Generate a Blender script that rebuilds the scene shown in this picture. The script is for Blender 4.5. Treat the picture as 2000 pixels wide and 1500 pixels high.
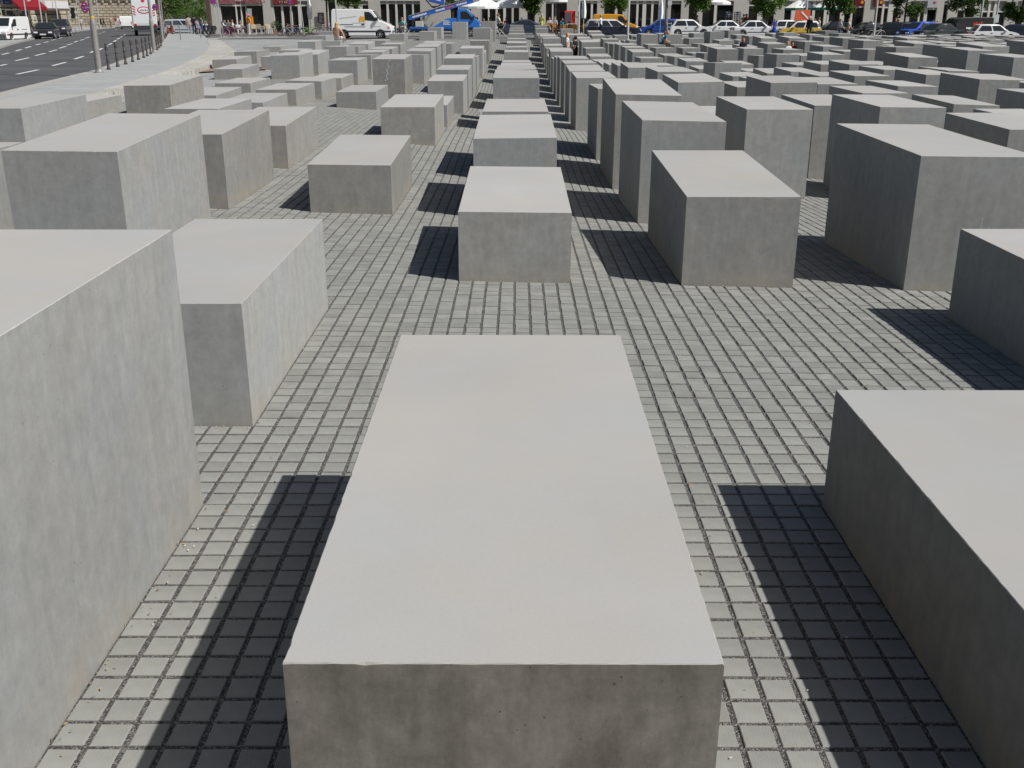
import bpy, bmesh, math, random
import numpy as np
from mathutils import Vector, Matrix, noise
for o in list(bpy.data.objects): bpy.data.objects.remove(o)
SC = bpy.context.scene
COL = SC.collection
R = math.radians
random.seed(7)
# ---------------------------------------------------------------- camera
CAMZ, PITCH, YAW, FPX = 2.15, 0.3449, 0.0046, 2000.19      # FPX: focal length in photo pixels (2000 x 1500)
CAMP = Vector((0.0179, -1.8668, CAMZ))
cd = bpy.data.cameras.new('camera'); cam = bpy.data.objects.new('camera', cd); COL.objects.link(cam)
cam.location = CAMP; cam.rotation_euler = (math.pi/2-PITCH, 0, YAW)
cd.sensor_width = 36; cd.lens = 36*FPX/2000; cd.clip_start = .05; cd.clip_end = 2000
SC.camera = cam
# ---------------------------------------------------------------- sky, sun, exposure
SUN = Vector((.79, -.385, 1)).normalized()
elev = math.asin(SUN.z)
w = bpy.data.worlds.new('World'); SC.world = w; w.use_nodes = True
nt = w.node_tree; bg = nt.nodes['Background']; sky = nt.nodes.new('ShaderNodeTexSky')
sky.sky_type = 'NISHITA'; sky.sun_disc = False; sky.sun_elevation = elev
sky.sun_rotation = math.atan2(SUN.x, SUN.y); sky.air_density = 1.0; sky.dust_density = 1.6; sky.ozone_density = 1.0
nt.links.new(sky.outputs[0], bg.inputs[0]); bg.inputs[1].default_value = .056
sl = bpy.data.lights.new('sun', 'SUN'); so = bpy.data.objects.new('sun', sl); COL.objects.link(so)
sl.energy = 4.9; sl.angle = R(.55); sl.color = (1, .975, .935)
so.rotation_euler = (-SUN).to_track_quat('-Z', 'Y').to_euler()
SC.view_settings.view_transform = 'Standard'; SC.view_settings.look = 'None'
SC.view_settings.gamma = 1; SC.view_settings.use_curve_mapping = False; SC.view_settings.exposure = 0.03
SC.render.engine = 'CYCLES'
SC.cycles.max_bounces = 6; SC.cycles.diffuse_bounces = 3
# ---------------------------------------------------------------- pixels of the photo to directions / places
_f = Vector((-math.sin(YAW)*math.cos(PITCH), math.cos(YAW)*math.cos(PITCH), -math.sin(PITCH)))
_r = Vector((math.cos(YAW), math.sin(YAW), 0)); _u = _r.cross(_f)
def ray(px, py): return _f + _r*((px-1000)/FPX) - _u*((py-750)/FPX)
def at(px, py, Y):                       # where the ray through a pixel meets the vertical plane y = Y
    d = ray(px, py); return CAMP + d*((Y-CAMP.y)/d.y)
def pix(P):
    d = Vector(P)-CAMP; z = d.dot(_f); return 1000+FPX*d.dot(_r)/z, 750-FPX*d.dot(_u)/z, z
def scale_at(Y): return FPX/((Y-CAMP.y)*math.cos(PITCH)+2*math.sin(PITCH))
# ---------------------------------------------------------------- the wavy ground: a thin-plate surface through the feet of the stelae
CP = [(-1.4,16.6,-.02),(-1.4,20,-.03),(-1.4,26.6,-.34),(-1.4,30,-.47),(-1.4,33.3,-.45),(-1.4,36.6,-.39),(-1.4,40,-.28),(-3.3,23.3,.04),(-4.3,23.3,.1),(-3.3,36.6,-.17),(-5.2,26.6,.05),(-7.1,33.3,.2),(-9,33.3,.2),(-11.9,40,.2),(-5.2,33.3,.01),
 (1.4,23.3,-.43),(1.4,26.6,-.61),(1.4,30,-.77),(1.4,33.3,-.76),(1.4,36.6,-.69),(1.4,40,-.69),(1.4,43.3,-.63),(1.4,46.6,-.51),(1.4,50,-.47),(1.4,53.3,-.37),(-3.3,69.9,.7),(-5.2,66.6,.7),(-7.1,66.6,.7),(-.5,6.7,.02),(1.4,6.7,-.02),(2.4,6.7,-.04),(3.3,6.7,-.06),
 (-1.4,3.3,.03),(-1.4,5.7,.04),(-1.4,2.4,.03),(-2.4,10,0),(-3.3,10,.04),(-3.3,13.3,.04),(1.4,10,-.12),(1.4,2.4,.03),(1.4,13.3,-.26),(1.4,16.6,-.26),
 (-8,5,.05),(-8,15,.1),(-8,25,.16),(-12,25,.18),(-14,35,.18),(-16,50,.2),(-18,65,.25),(-14,55,.28),(-10,48,.32),(-10,60,.5),(-2,-4,.03),(6,-4,.0),(-8,-4,.05),(14,-4,-.2),(8,4,-.1),(5,9,-.2),(8,12,-.5),(14,8,-.6),
 (6,18,-.7),(8,27,-1.1),(13,27,-1.4),(20,24,-1.5),(8,38,-1.1),(16,40,-1.5),(26,38,-1.7),(8,50,-.7),(18,52,-1.0),(30,52,-1.3),(5,60,-.2),(12,63,.05),(22,64,-.3),(35,62,-.7),(0,62,.15),(0,72,.45),(10,74,.3),(24,76,.1),(38,76,-.1),
 (-14,84,.4),(0,84,.48),(14,84,.43),(28,84,.28),(42,84,.05),(-16,92,.42),(0,92,.48),(20,92,.38),(40,92,.08),(46,60,-.8),(46,40,-1.5),(40,20,-1.5)]
_c = np.array(CP); _n = len(_c)
def _tps(d2): return np.where(d2 > 1e-9, d2*np.log(np.maximum(d2, 1e-9))*.5, 0)
_A = np.zeros((_n+3, _n+3))
_A[:_n, :_n] = _tps(((_c[:, None, :2]-_c[None, :, :2])**2).sum(-1)) + np.eye(_n)*1.5
_A[:_n, _n] = 1; _A[:_n, _n+1:] = _c[:, :2]; _A[_n:, :_n] = _A[:_n, _n:].T
_w = np.linalg.solve(_A, np.concatenate([_c[:, 2], np.zeros(3)]))
def _ss(t): t = np.clip(t, 0, 1); return t*t*(3-2*t)
def HN(x, y):                            # ground height, arrays
    x = np.asarray(x, float); y = np.asarray(y, float); sh = np.broadcast(x, y).shape
    x = np.broadcast_to(x, sh).ravel(); y = np.broadcast_to(y, sh).ravel()
    t = _w[_n]+_w[_n+1]*x+_w[_n+2]*y
    for k in range(_n): t = t + _w[k]*_tps((x-_c[k, 0])**2+(y-_c[k, 1])**2)
    far = .48-np.where(x < 0, .12, .4)*np.minimum(1.4, (x/40)**2)
    left = .1 + 0*x
    base = left + (far-left)*_ss((y-50)/38)*_ss((x+46)/16)
    base = np.where(x > 0, far - .15*(1-_ss((y-50)/38)), base)
    inside = _ss((x+19)/5)*_ss((47-x)/5)*_ss((93-y)/8)*_ss((y+8)/5)
    return (base+(t-base)*inside).reshape(sh)
_gx = np.arange(-120, 101, 1.0); _gy = np.arange(-30, 261, 1.0); _HG = HN(_gx[:, None], _gy[None, :])
def H(x, y):                             # the same from a 1 m raster
    a = min(max((x+120), 0), 219.999); b = min(max((y+30), 0), 289.999); i = int(a); j = int(b); a -= i; b -= j
    return float((_HG[i, j]*(1-a)+_HG[i+1, j]*a)*(1-b)+(_HG[i, j+1]*(1-a)+_HG[i+1, j+1]*a)*b)
def gp(px, py, dz=0):                    # where the ray through a pixel meets the ground
    d = ray(px, py); t = 3.0
    s = .25
    while t < 400:
        P = CAMP+d*t
        if P.z < H(P.x, P.y)+dz: break
        t += s; s = max(.25, t*.012)
    a, b = t-s*1.1, t
    for _ in range(25):
        m = (a+b)/2; P = CAMP+d*m
        if P.z < H(P.x, P.y)+dz: b = m
        else: a = m
    P = CAMP+d*b; return Vector((P.x, P.y, H(P.x, P.y)))
def gx(px, Y):                           # ground point below the pixel column px at depth Y
    P = at(px, 60, Y); return Vector((P.x, Y, H(P.x, Y)))
# ---------------------------------------------------------------- mesh helpers
class MB:
    def __init__(s): s.v = []; s.f = []; s.m = []
    def add(s, vs, fs, m=0):
        n = len(s.v); s.v += [tuple(v) for v in vs]; s.f += [tuple(i+n for i in f) for f in fs]; s.m += [m]*len(fs); return s
    def box(s, x0, x1, y0, y1, z0, z1, m=0, M=None):
        vs = [Vector((x, y, z)) for z in (z0, z1) for y in (y0, y1) for x in (x0, x1)]
        if M: vs = [M @ v for v in vs]
        return s.add(vs, [(0,2,3,1),(4,5,7,6),(0,1,5,4),(2,6,7,3),(0,4,6,2),(1,3,7,5)], m)
    def cbox(s, c, d, m=0, rz=0, M=None):
        MM = Matrix.Translation(c) @ Matrix.Rotation(rz, 4, 'Z')
        if M: MM = MM @ M
        return s.box(-d[0]/2, d[0]/2, -d[1]/2, d[1]/2, -d[2]/2, d[2]/2, m, MM)
    def tube(s, p0, p1, r0, r1=None, n=8, m=0, cap=True):
        p0 = Vector(p0); p1 = Vector(p1); r1 = r0 if r1 is None else r1
        q = (p1-p0).to_track_quat('Z', 'Y'); vs = []
        for p, r in ((p0, r0), (p1, r1)):
            for k in range(n):
                a = 2*math.pi*k/n; vs.append(p + q @ Vector((r*math.cos(a), r*math.sin(a), 0)))
        fs = [(k, (k+1) % n, n+(k+1) % n, n+k) for k in range(n)]
        if cap: fs += [tuple(range(n-1, -1, -1)), tuple(range(n, 2*n))]
        return s.add(vs, fs, m)
    def path(s, pts, r, n=6, m=0):
        for a, b in zip(pts[:-1], pts[1:]): s.tube(a, b, r, r, n, m)
        return s
    def lathe(s, prof, c=(0,0,0), n=12, axis='Z', m=0):        # prof: (radius, height)
        vs = []
        for r, h in prof:
            for k in range(n):
                a = 2*math.pi*k/n
                p = (r*math.cos(a), r*math.sin(a), h)
                if axis == 'Y': p = (p[0], p[2], p[1])
                if axis == 'X': p = (p[2], p[0], p[1])
                vs.append((p[0]+c[0], p[1]+c[1], p[2]+c[2]))
        fs = [(i*n+k, i*n+(k+1) % n, (i+1)*n+(k+1) % n, (i+1)*n+k) for i in range(len(prof)-1) for k in range(n)]
        fs += [tuple(range(n-1, -1, -1)), tuple(range((len(prof)-1)*n, len(prof)*n))]
        return s.add(vs, fs, m)
    def ext(s, pts, y0, y1, m=0, ax='Y'):                       # polygon (x,z) extruded along y
        n = len(pts)
        if ax == 'Y': vs = [(x, y0, z) for x, z in pts]+[(x, y1, z) for x, z in pts]
        elif ax == 'X': vs = [(y0, x, z) for x, z in pts]+[(y1, x, z) for x, z in pts]
        else: vs = [(x, z, y0) for x, z in pts]+[(x, z, y1) for x, z in pts]
        return s.add(vs, [tuple(range(n)), tuple(range(2*n-1, n-1, -1))]+[(k, n+k, n+(k+1) % n, (k+1) % n) for k in range(n)], m)
    def ball(s, c, r, n=8, m=0, sz=1, sx=1, sy=1):
        vs = []; k2 = max(4, n//2+1)
        for i in range(1, k2):
            t = math.pi*i/k2
            for k in range(n):
                a = 2*math.pi*k/n; vs.append((c[0]+sx*r*math.sin(t)*math.cos(a), c[1]+sy*r*math.sin(t)*math.sin(a), c[2]+sz*r*math.cos(t)))
        b = len(vs); vs += [(c[0], c[1], c[2]+sz*r), (c[0], c[1], c[2]-sz*r)]
        fs = [(i*n+k, (i+1)*n+k, (i+1)*n+(k+1) % n, i*n+(k+1) % n) for i in range(k2-2) for k in range(n)]
        fs += [(b, k, (k+1) % n) for k in range(n)]+[(b+1, (k2-2)*n+(k+1) % n, (k2-2)*n+k) for k in range(n)]
        return s.add(vs, fs, m)
    def mesh(s, name, mats, smooth=False):
        me = bpy.data.meshes.new(name); me.from_pydata([tuple(v) for v in s.v], [], s.f)
        mats = mats if isinstance(mats, (list, tuple)) else [mats]
        for x in mats: me.materials.append(x)
        if any(s.m): me.polygons.foreach_set('material_index', s.m)
        if smooth: me.polygons.foreach_set('use_smooth', [True]*len(me.polygons))
        bm = bmesh.new(); bm.from_mesh(me); bmesh.ops.recalc_face_normals(bm, faces=bm.faces); bm.to_mesh(me); bm.free()
        return me
    def build(s, name, mats, parent=None, smooth=False, bevel=0, seg=1):
        o = bpy.data.objects.new(name, s.mesh(name, mats, smooth)); COL.objects.link(o)
        if parent: o.parent = parent
        if bevel:
            b = o.modifiers.new('bevel', 'BEVEL'); b.width = bevel; b.segments = seg; b.limit_method = 'ANGLE'; b.angle_limit = R(25)
        return o
def tag(o, label=None, cat=None, group=None, kind=None):
    if label: o['label'] = label
    if cat: o['category'] = cat
    if group: o['group'] = group
    if kind: o['kind'] = kind
    return o
def thing(name, loc, rz, label, cat, group=None, sc=1):
    o = bpy.data.objects.new(name, None); COL.objects.link(o); o.empty_display_size = .2
    o.location = loc; o.rotation_euler = (0, 0, rz)
    if sc != 1: o.scale = (sc, sc, sc)
    return tag(o, label, cat, group)
def kids(o): return [c for c in bpy.data.objects if c.parent == o]
def dup(o, loc=None, rz=None, parent=None):
    c = o.copy(); COL.objects.link(c)
    if parent: c.parent = parent
    if loc is not None: c.location = loc
    if rz is not None: c.rotation_euler = (0, 0, rz)
    for k in kids(o): dup(k, parent=c)
    return c
def text(s, size, mat, parent, loc, rot, name='lettering', ext=.004, align='CENTER', sx=1):
    cu = bpy.data.curves.new('t', 'FONT'); cu.body = s; cu.size = size; cu.extrude = ext; cu.align_x = align; cu.align_y = 'CENTER'; cu.resolution_u = 2
    t = bpy.data.objects.new('t', cu); COL.objects.link(t)
    bpy.context.view_layer.update()
    me = bpy.data.meshes.new_from_object(t.evaluated_get(bpy.context.evaluated_depsgraph_get()))
    bpy.data.objects.remove(t); me.materials.clear(); me.materials.append(mat)
    o = bpy.data.objects.new(name, me); COL.objects.link(o); o.parent = parent; o.location = loc; o.rotation_euler = rot; o.scale = (sx, 1, 1)
    return o
# ---------------------------------------------------------------- materials
def mat(name, col, rough=.7, metal=0, spec=.3, var=0, vs=6, bump=0, bs=40, coat=0, alpha=None, trans=0, obj_var=0, isl_var=0):
    m = bpy.data.materials.new(name); m.use_nodes = True; t = m.node_tree; b = t.nodes['Principled BSDF']; L = t.links.new; N = t.nodes.new
    b.inputs['Base Color'].default_value = (*col, 1); b.inputs['Roughness'].default_value = rough; b.inputs['Metallic'].default_value = metal
    b.inputs['Specular IOR Level'].default_value = spec; b.inputs['Coat Weight'].default_value = coat; b.inputs['Coat Roughness'].default_value = .05
    if trans: b.inputs['Transmission Weight'].default_value = trans
    src = None
    if var or obj_var or isl_var:
        tc = N('ShaderNodeTexCoord'); no = N('ShaderNodeTexNoise'); no.inputs['Scale'].default_value = vs; no.inputs['Detail'].default_value = 5
        L(tc.outputs['Object'], no.inputs['Vector'])
        mr = N('ShaderNodeMapRange'); L(no.outputs[0], mr.inputs[0]); mr.inputs[1].default_value = .3; mr.inputs[2].default_value = .7
        mr.inputs[3].default_value = 1-var; mr.inputs[4].default_value = 1+var
        fac = mr.outputs[0]
        for kind, amt in (('o', obj_var), ('i', isl_var)):
            if amt:
                rn = N('ShaderNodeObjectInfo').outputs['Random'] if kind == 'o' else N('ShaderNodeNewGeometry').outputs['Random Per Island']
                m2 = N('ShaderNodeMapRange'); L(rn, m2.inputs[0]); m2.inputs[3].default_value = 1-amt; m2.inputs[4].default_value = 1+amt
                mm = N('ShaderNodeMath'); mm.operation = 'MULTIPLY'; L(fac, mm.inputs[0]); L(m2.outputs[0], mm.inputs[1]); fac = mm.outputs[0]
        vm = N('ShaderNodeVectorMath'); vm.operation = 'SCALE'; vm.inputs[0].default_value = col; L(fac, vm.inputs['Scale'])
        L(vm.outputs[0], b.inputs['Base Color'])
    if bump:
        tc = N('ShaderNodeTexCoord'); no = N('ShaderNodeTexNoise'); no.inputs['Scale'].default_value = bs; no.inputs['Detail'].default_value = 4
        L(tc.outputs['Object'], no.inputs['Vector']); bp = N('ShaderNodeBump'); bp.inputs['Strength'].default_value = bump; bp.inputs['Distance'].default_value = .01
        L(no.outputs[0], bp.inputs['Height']); L(bp.outputs[0], b.inputs['Normal'])
    return m
_mc = {}
def paint(c, **k):
    key = ('p', c, tuple(sorted(k.items())))
    if key not in _mc: _mc[key] = mat('paint', c, **{**dict(rough=.3, spec=.5, coat=.6), **k})
    return _mc[key]
def cloth(c):
    if ('c', c) not in _mc: _mc[('c', c)] = mat('cloth', c, rough=.9, spec=.1, var=.12, vs=12)
    return _mc[('c', c)]
def flat(c, rough=.6, **k):
    key = ('f', c, rough, tuple(sorted(k.items())))
    if key not in _mc: _mc[key] = mat('plain', c, rough=rough, **k)
    return _mc[key]
def concrete():
    m = bpy.data.materials.new('stele_concrete'); m.use_nodes = True; t = m.node_tree; b = t.nodes['Principled BSDF']; L = t.links.new; N = t.nodes.new
    tc = N('ShaderNodeTexCoord'); oi = N('ShaderNodeObjectInfo')
    off = N('ShaderNodeVectorMath'); off.operation = 'MULTIPLY_ADD'; L(oi.outputs['Random'], off.inputs[0]); off.inputs[1].default_value = (37, 53, 19); L(tc.outputs['Object'], off.inputs[2])
    def nz(sc, vec=None, det=6, rough=.6, sx=(1,1,1)):
        mp = N('ShaderNodeMapping'); mp.inputs['Scale'].default_value = sx; L(off.outputs[0], mp.inputs[0])
        n = N('ShaderNodeTexNoise'); n.inputs['Scale'].default_value = sc; n.inputs['Detail'].default_value = det; n.inputs['Roughness'].default_value = rough
        L(mp.outputs[0], n.inputs['Vector']); return n.outputs[0]
    def rng(s, a, c, lo, hi):
        r = N('ShaderNodeMapRange'); r.inputs[1].default_value = a; r.inputs[2].default_value = c; r.inputs[3].default_value = lo; r.inputs[4].default_value = hi; L(s, r.inputs[0]); return r.outputs[0]
    def mul(a, c):
        x = N('ShaderNodeMath'); x.operation = 'MULTIPLY'; L(a, x.inputs[0]); L(c, x.inputs[1]); return x.outputs[0]
    big = rng(nz(.9, det=4), .3, .7, .95, 1.04)
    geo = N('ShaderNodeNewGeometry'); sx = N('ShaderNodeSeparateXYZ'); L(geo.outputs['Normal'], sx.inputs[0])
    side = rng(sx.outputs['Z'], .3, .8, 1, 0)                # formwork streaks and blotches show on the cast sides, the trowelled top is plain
    streak = rng(nz(9, sx=(1.6, 1.6, .22), det=6, rough=.7), .34, .66, .92, 1.05)
    mott = rng(nz(11, det=12, rough=.8), .36, .64, .87, 1.09)
    def onside(s):
        x = N('ShaderNodeMix'); x.inputs['A'].default_value = 1; L(side, x.inputs['Factor']); L(s, x.inputs['B']); return x.outputs['Result']
    fine = rng(nz(160, det=2), .3, .7, .975, 1.025)
    vo = N('ShaderNodeTexVoronoi'); vo.inputs['Scale'].default_value = 26; L(off.outputs[0], vo.inputs['Vector'])
    pit0 = rng(vo.outputs['Distance'], .05, .1, .45, 1)
    pn = rng(nz(3.5, det=3), .5, .62, 0, 1)                    # air holes come in patches
    pm = N('ShaderNodeMix'); pm.inputs['A'].default_value = 1; L(mul(pn, side), pm.inputs['Factor']); L(pit0, pm.inputs['B'])
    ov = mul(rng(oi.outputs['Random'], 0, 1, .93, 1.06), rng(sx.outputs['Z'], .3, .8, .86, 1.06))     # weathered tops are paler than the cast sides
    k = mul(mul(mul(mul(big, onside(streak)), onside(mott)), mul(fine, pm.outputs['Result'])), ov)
    hue = N('ShaderNodeMix'); hue.data_type = 'RGBA'; hue.inputs['A'].default_value = (.366, .351, .326, 1); hue.inputs['B'].default_value = (.352, .353, .343, 1)
    L(rng(nz(1.6, det=5), .35, .65, 0, 1), hue.inputs['Factor'])
    vm = N('ShaderNodeVectorMath'); vm.operation = 'SCALE'; L(hue.outputs['Result'], vm.inputs[0]); L(k, vm.inputs['Scale'])
    # the cast sides of each block have a cast of their own: bluish grey to brown ('tone' of the block)
    at_ = N('ShaderNodeAttribute'); at_.attribute_type = 'OBJECT'; at_.attribute_name = 'tone'
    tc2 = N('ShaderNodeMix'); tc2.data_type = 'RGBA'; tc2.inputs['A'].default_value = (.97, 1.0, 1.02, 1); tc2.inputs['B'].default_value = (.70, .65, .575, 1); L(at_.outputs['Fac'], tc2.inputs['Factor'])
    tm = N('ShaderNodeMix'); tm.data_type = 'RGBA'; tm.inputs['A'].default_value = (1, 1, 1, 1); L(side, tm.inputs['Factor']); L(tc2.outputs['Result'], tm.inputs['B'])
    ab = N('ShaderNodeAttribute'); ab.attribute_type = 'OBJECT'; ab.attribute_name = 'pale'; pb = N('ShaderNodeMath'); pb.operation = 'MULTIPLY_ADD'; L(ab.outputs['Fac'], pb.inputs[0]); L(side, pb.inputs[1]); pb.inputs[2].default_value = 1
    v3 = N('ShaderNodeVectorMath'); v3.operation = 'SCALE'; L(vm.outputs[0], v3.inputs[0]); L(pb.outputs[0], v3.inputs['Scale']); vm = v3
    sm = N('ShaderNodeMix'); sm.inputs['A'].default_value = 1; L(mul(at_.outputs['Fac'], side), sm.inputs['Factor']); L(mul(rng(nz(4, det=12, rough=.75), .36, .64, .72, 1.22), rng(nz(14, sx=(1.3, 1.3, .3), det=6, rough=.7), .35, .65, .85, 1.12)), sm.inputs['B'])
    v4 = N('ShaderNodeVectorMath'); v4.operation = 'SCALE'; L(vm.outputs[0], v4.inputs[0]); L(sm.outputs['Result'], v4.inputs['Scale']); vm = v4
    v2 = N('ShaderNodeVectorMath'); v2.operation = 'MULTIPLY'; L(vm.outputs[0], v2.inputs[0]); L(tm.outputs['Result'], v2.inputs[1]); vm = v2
    # a warm water-stain band right above the paving
    sz = N('ShaderNodeSeparateXYZ'); L(tc.outputs['Object'], sz.inputs[0])
    st = N('ShaderNodeMix'); st.data_type = 'RGBA'; st.inputs['B'].default_value = (.33, .28, .2, 1); L(vm.outputs[0], st.inputs['A'])
    stf = mul(rng(sz.outputs['Z'], .0, .22, .5, 0), rng(nz(4, det=3), .4, .65, .1, 1)); L(stf, st.inputs['Factor'])
    L(st.outputs['Result'], b.inputs['Base Color'])
    b.inputs['Roughness'].default_value = .8; b.inputs['Specular IOR Level'].default_value = .12
    bp = N('ShaderNodeBump'); bp.inputs['Strength'].default_value = .1; bp.inputs['Distance'].default_value = .003
    hh = N('ShaderNodeMath'); hh.operation = 'ADD'; L(nz(220, det=2), hh.inputs[0]); L(mul(nz(30, det=5), nz(6)), hh.inputs[1]); L(hh.outputs[0], bp.inputs['Height']); L(bp.outputs[0], b.inputs['Normal'])
    return m
def sett_mat():
    m = mat('concrete_sett', (.25, .251, .233), rough=.85, spec=.12, var=.1, vs=9, bump=.25, bs=150, isl_var=.1, obj_var=.08)
    return m
def gravel_mat():
    m = bpy.data.materials.new('joint_gravel'); m.use_nodes = True; t = m.node_tree; b = t.nodes['Principled BSDF']; L = t.links.new; N = t.nodes.new
    tc = N('ShaderNodeTexCoord'); vo = N('ShaderNodeTexVoronoi'); vo.inputs['Scale'].default_value = 190; L(tc.outputs['Object'], vo.inputs['Vector'])
    cr = N('ShaderNodeValToRGB'); cr.color_ramp.elements[0].color = (.03, .03, .03, 1); cr.color_ramp.elements[1].color = (.27, .25, .23, 1); cr.color_ramp.elements[1].position = .95
    e = cr.color_ramp.elements.new(.6); e.color = (.105, .1, .096, 1)
    sp = N('ShaderNodeSeparateColor'); L(vo.outputs['Color'], sp.inputs[0]); L(sp.outputs[0], cr.inputs[0]); L(cr.outputs[0], b.inputs['Base Color'])
    b.inputs['Roughness'].default_value = .9
    bp = N('ShaderNodeBump'); bp.inputs['Strength'].default_value = 1; bp.inputs['Distance'].default_value = .006; bp.invert = True; L(vo.outputs['Distance'], bp.inputs['Height']); L(bp.outputs[0], b.inputs['Normal'])
    return m
def grid_mat(name, col, joint, px, py, jx, jy, ox=0, oy=0, var=.1, rough=.8, cellvar=.1):
    """paving seen from too far away to build each piece: cells of px by py metres"""
    m = bpy.data.materials.new(name); m.use_nodes = True; t = m.node_tree; b = t.nodes['Principled BSDF']; L = t.links.new; N = t.nodes.new
    tc = N('ShaderNodeTexCoord'); sp = N('ShaderNodeSeparateXYZ'); L(tc.outputs['Object'], sp.inputs[0])
    fr = []; ids = []
    for ax, p, j, o in (('X', px, jx, ox), ('Y', py, jy, oy)):
        a = N('ShaderNodeMath'); a.operation = 'MULTIPLY_ADD'; L(sp.outputs[ax], a.inputs[0]); a.inputs[1].default_value = 1/p; a.inputs[2].default_value = -o/p+1000
        f = N('ShaderNodeMath'); f.operation = 'FRACT'; L(a.outputs[0], f.inputs[0])
        c = N('ShaderNodeMath'); c.operation = 'LESS_THAN'; L(f.outputs[0], c.inputs[0]); c.inputs[1].default_value = j/p; fr.append(c.outputs[0])
        g = N('ShaderNodeMath'); g.operation = 'FLOOR'; L(a.outputs[0], g.inputs[0]); ids.append(g.outputs[0])
    mx = N('ShaderNodeMath'); mx.operation = 'MAXIMUM'; L(fr[0], mx.inputs[0]); L(fr[1], mx.inputs[1])
    cb = N('ShaderNodeCombineXYZ'); L(ids[0], cb.inputs[0]); L(ids[1], cb.inputs[1])
    wn = N('ShaderNodeTexWhiteNoise'); L(cb.outputs[0], wn.inputs['Vector'])
    no = N('ShaderNodeTexNoise'); no.inputs['Scale'].default_value = .7; no.inputs['Detail'].default_value = 6; L(tc.outputs['Object'], no.inputs['Vector'])
    r1 = N('ShaderNodeMapRange'); L(wn.outputs['Value'], r1.inputs[0]); r1.inputs[3].default_value = 1-cellvar; r1.inputs[4].default_value = 1+cellvar
    r2 = N('ShaderNodeMapRange'); L(no.outputs[0], r2.inputs[0]); r2.inputs[1].default_value = .3; r2.inputs[2].default_value = .7; r2.inputs[3].default_value = 1-var; r2.inputs[4].default_value = 1+var
    mm = N('ShaderNodeMath'); mm.operation = 'MULTIPLY'; L(r1.outputs[0], mm.inputs[0]); L(r2.outputs[0], mm.inputs[1])
    vm = N('ShaderNodeVectorMath'); vm.operation = 'SCALE'; vm.inputs[0].default_value = col; L(mm.outputs[0], vm.inputs['Scale'])
    mix = N('ShaderNodeMix'); mix.data_type = 'RGBA'; L(mx.outputs[0], mix.inputs['Factor']); L(vm.outputs[0], mix.inputs['A']); mix.inputs['B'].default_value = (*joint, 1)
    L(mix.outputs['Result'], b.inputs['Base Color']); b.inputs['Roughness'].default_value = rough; b.inputs['Specular IOR Level'].default_value = .2
    return m
MC = concrete(); MSETT = sett_mat(); MGRAV = gravel_mat()
MGLASS = mat('dark_glass', (.012, .014, .016), rough=.06, spec=.6)
MCARGLASS = mat('car_glass', (.02, .024, .026), rough=.05, spec=.8)
MTYRE = flat((.015, .015, .016), .85); MRIM = mat('alloy', (.55, .55, .56), rough=.35, metal=.8)
MSTEEL = mat('galvanised_steel', (.42, .42, .42), rough=.5, metal=.5, var=.08, vs=8)
MBLACK = flat((.02, .02, .022), .6); MCHROME = mat('chrome', (.6, .6, .62), rough=.2, metal=1)
WHITE = (.78, .78, .77)
# ---------------------------------------------------------------- ground sheets
def sheet(name, poly, step, dz, m, parent=None, kind='structure', skirt=0):
    """polygon (x,y) filled on a grid that follows the ground"""
    bm = bmesh.new()
    xs = [p[0] for p in poly]; ys = [p[1] for p in poly]
    vs = [bm.verts.new((x, y, 0)) for x, y in poly]
    bm.faces.new(vs)
    for ax, lo, hi in ((0, min(xs), max(xs)), (1, min(ys), max(ys))):
        st = step[ax] if isinstance(step, tuple) else step
        k = int((hi-lo)/st)
        for q in range(1, k+1):
            c = lo+q*st
            if c >= hi-1e-4: break
            co = (c, 0, 0) if ax == 0 else (0, c, 0); no = (1, 0, 0) if ax == 0 else (0, 1, 0)
            bmesh.ops.bisect_plane(bm, geom=bm.verts[:]+bm.edges[:]+bm.faces[:], plane_co=co, plane_no=no)
    bm.normal_update()
    if bm.faces and sum(f.normal.z for f in bm.faces) < 0: bmesh.ops.reverse_faces(bm, faces=bm.faces)
    bm.verts.ensure_lookup_table()
    co = np.array([v.co[:2] for v in bm.verts]); z = HN(co[:, 0], co[:, 1])+dz
    for v, q in zip(bm.verts, z): v.co.z = q
    if skirt:
        ed = [e for e in bm.edges if len(e.link_faces) == 1]
        r = bmesh.ops.extrude_edge_only(bm, edges=ed)
        for v in [g for g in r['geom'] if isinstance(g, bmesh.types.BMVert)]: v.co.z -= skirt
    me = bpy.data.meshes.new(name); bm.to_mesh(me); bm.free(); me.materials.append(m)
    o = bpy.data.objects.new(name, me); COL.objects.link(o)
    if parent: o.parent = parent
    return tag(o, kind=kind)
MPLAZA = grid_mat('plaza_slabs', (.29, .292, .288), (.19, .19, .185), .6, .4, .012, .012, var=.1, cellvar=.07)
MFIELD = grid_mat('distant_setts', (.25, .251, .233), (.068, .066, .062), .11875, .1189, .019, .017, ox=.4755, oy=.0, var=.06, cellvar=.08)
ground = sheet('ground', [(-400, -60), (400, -60), (400, 600), (-400, 600)], (20, 20), -.2, MPLAZA)
plaza = sheet('plaza_paving', [(-24, -6), (50, -6), (50, 96), (-24, 96)], (1, 1), -.03, MPLAZA)
# the field of stelae lies on small concrete setts; left of it the plaza slabs begin
FIELD = [(-9.6, 25), (-9.6, -4), (46, -4), (46, 84), (-8.5, 84), (-9.2, 70), (-8.6, 60), (-7.6, 50), (-8, 40), (-8.8, 32)]
field = sheet('field_paving', FIELD, (.7, .7), -.012, MFIELD)
X0, X1, Y0, Y1 = -9.4, 9.4, -2.0, 25.0
bed = sheet('gravel_bed', [(X0, Y0), (X1, Y0), (X1, Y1), (X0, Y1)], (.475, .475), -.001, MGRAV)
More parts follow.
